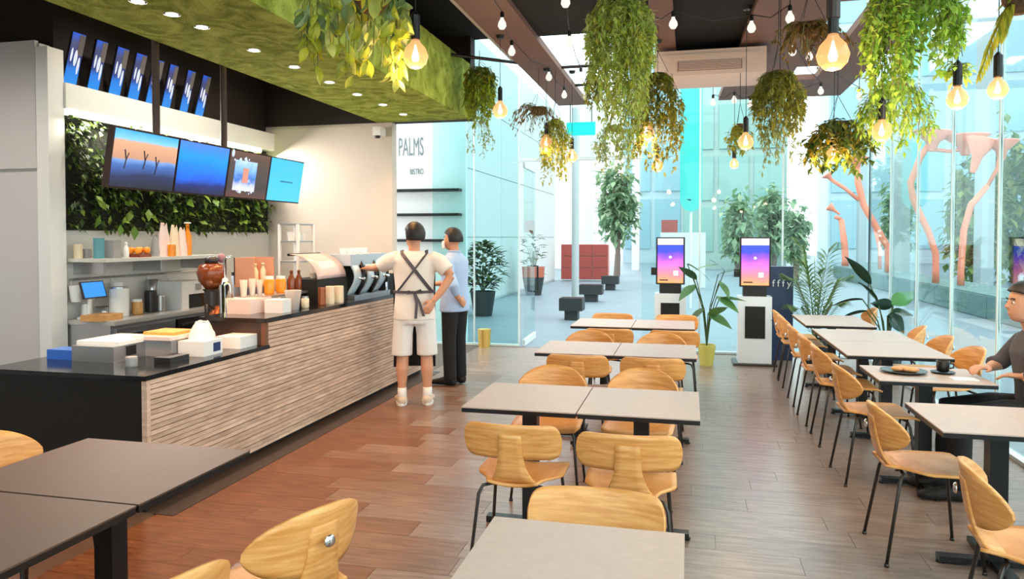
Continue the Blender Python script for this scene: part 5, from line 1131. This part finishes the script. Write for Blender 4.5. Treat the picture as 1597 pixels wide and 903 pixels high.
b.tube([(-.14,0,1.345),(-.225,-.08,1.22),(-.25,-.17,1.09),(-.2,-.17,1.0)], [.074,.066,.058,.048], 14); b.tube([(.14,0,1.345),(.24,.1,1.2),(.25,.2,1.1),(.21,.3,1.08)], [.074,.066,.058,.048], 14)
fused(b, 'shirt', M['shirtb'], .012, t, 6)
MB().lathe([(.068,0),(.075,.03),(.07,.035),(.06,.005)], 18, c=(0,.002,1.425)).obj('collar', M['shirtb'], t, smooth=True)
b = MB(); b.loft([((0,0,.98),(.165,0,0),(0,.115,0)),((0,0,.84),(.178,0,0),(0,.125,0))], 20)
for sx in (-1, 1): b.tube([(sx*.085,0,.86),(sx*.09,.012,.5),(sx*.092,-.005,.07)], [.098,.076,.07], 14)
fused(b, 'trousers', M['trouser'], .012, t, 4)
for sx in (-1, 1):
    b = MB(); foot(b, sx*.095, .03, -sx*.15); bmesh.ops.scale(b.b, vec=(1.12,1.12,1.12), verts=b.b.verts, space=Matrix.Translation((-sx*.095,-.03,0))); b.obj('shoe', M['blackm'], t, smooth=True)
# --- seated person at the window table; only a forearm and the knees reach into the photograph
t = thing('person', 'seated person in black trousers and grey sleeve reaching over the window table', 'person', (2.04, 5.06, 0), PI/2)
hc = (0, .06, 1.20); b = MB(); Mh = head(b, hc, .1)
b.loft([((0,.0,1.0),(.06,0,0),(0,.058,0)),((0,.02,1.06),(.054,0,0),(0,.055,0)),((0,.045,1.14),(.053,0,0),(0,.055,0))], 14)
b.loft([((0,-.04,.5),(.16,0,0),(0,.11,0)),((0,-.03,.7),(.145,0,0),(0,.10,0)),((0,0,.9),(.17,0,0),(0,.105,0)),((0,0,.98),(.16,0,0),(0,.08,0)),((0,.0,1.03),(.07,0,0),(0,.055,0))], 16)
for sx in (-1, 1):
    b.tube([(sx*.09,-.04,.535),(sx*.11,.2,.545),(sx*.12,.42,.52),(sx*.12,.43,.3),(sx*.12,.44,.06)], [.085,.075,.058,.05,.036], 12); foot(b, sx*.12, .46, 0)
b.tube([(.16,0,.97),(.23,.05,.86),(.24,.10,.79)], [.05,.045,.04], 10); b.tube([(.24,.10,.79),(.19,.16,.785),(.14,.2,.78)], [.04,.035,.027], 10); hand(b, (.14,.2,.78), (-.4,.9,.05), (0,0,-1), 1, .7)
b.tube([(-.16,0,.97),(-.24,.06,.84),(-.24,.12,.775)], [.05,.045,.04], 10); b.tube([(-.24,.12,.775),(-.17,.08,.775),(-.1,.1,.77)], [.04,.035,.027], 10); hand(b, (-.1,.1,.77), (.5,.8,0), (0,0,-1), -1, .5)
fused(b, 'body', M['skin'], .0075, t); face(t, Mh); hair(t, hc, .1)
b = MB(); b.loft([((0,-.04,.5),(.185,0,0),(0,.13,0)),((0,-.03,.7),(.172,0,0),(0,.125,0)),((0,0,.9),(.195,0,0),(0,.125,0)),((0,0,.97),(.18,0,0),(0,.1,0)),((0,.0,1.04),(.075,0,0),(0,.066,0))], 22)
b.tube([(.14,0,.96),(.23,.05,.86),(.24,.10,.80),(.21,.17,.795)], [.07,.06,.052,.046], 12); b.tube([(-.14,0,.96),(-.24,.06,.84),(-.24,.12,.785),(-.19,.09,.785)], [.07,.06,.052,.046], 12)
fused(b, 'shirt', mat('grey knit', srgb(84,80,84), .9, bump=.2, scale=30), .012, t, 5)
b = MB(); b.loft([((0,-.04,.62),(.16,0,0),(0,.11,0)),((0,-.04,.47),(.18,0,0),(0,.125,0))], 18)
for sx in (-1, 1): b.tube([(sx*.09,-.04,.535),(sx*.11,.2,.545),(sx*.12,.43,.52),(sx*.12,.44,.3),(sx*.12,.44,.08)], [.095,.086,.078,.066,.062], 14)
fused(b, 'trousers', M['trouser'], .012, t, 4)
for sx in (-1, 1):
    b = MB(); foot(b, sx*.12, .46, 0); bmesh.ops.scale(b.b, vec=(1.12,1.12,1.12), verts=b.b.verts, space=Matrix.Translation((-sx*.12,-.46,0))); b.obj('shoe', M['blackm'], t, smooth=True)
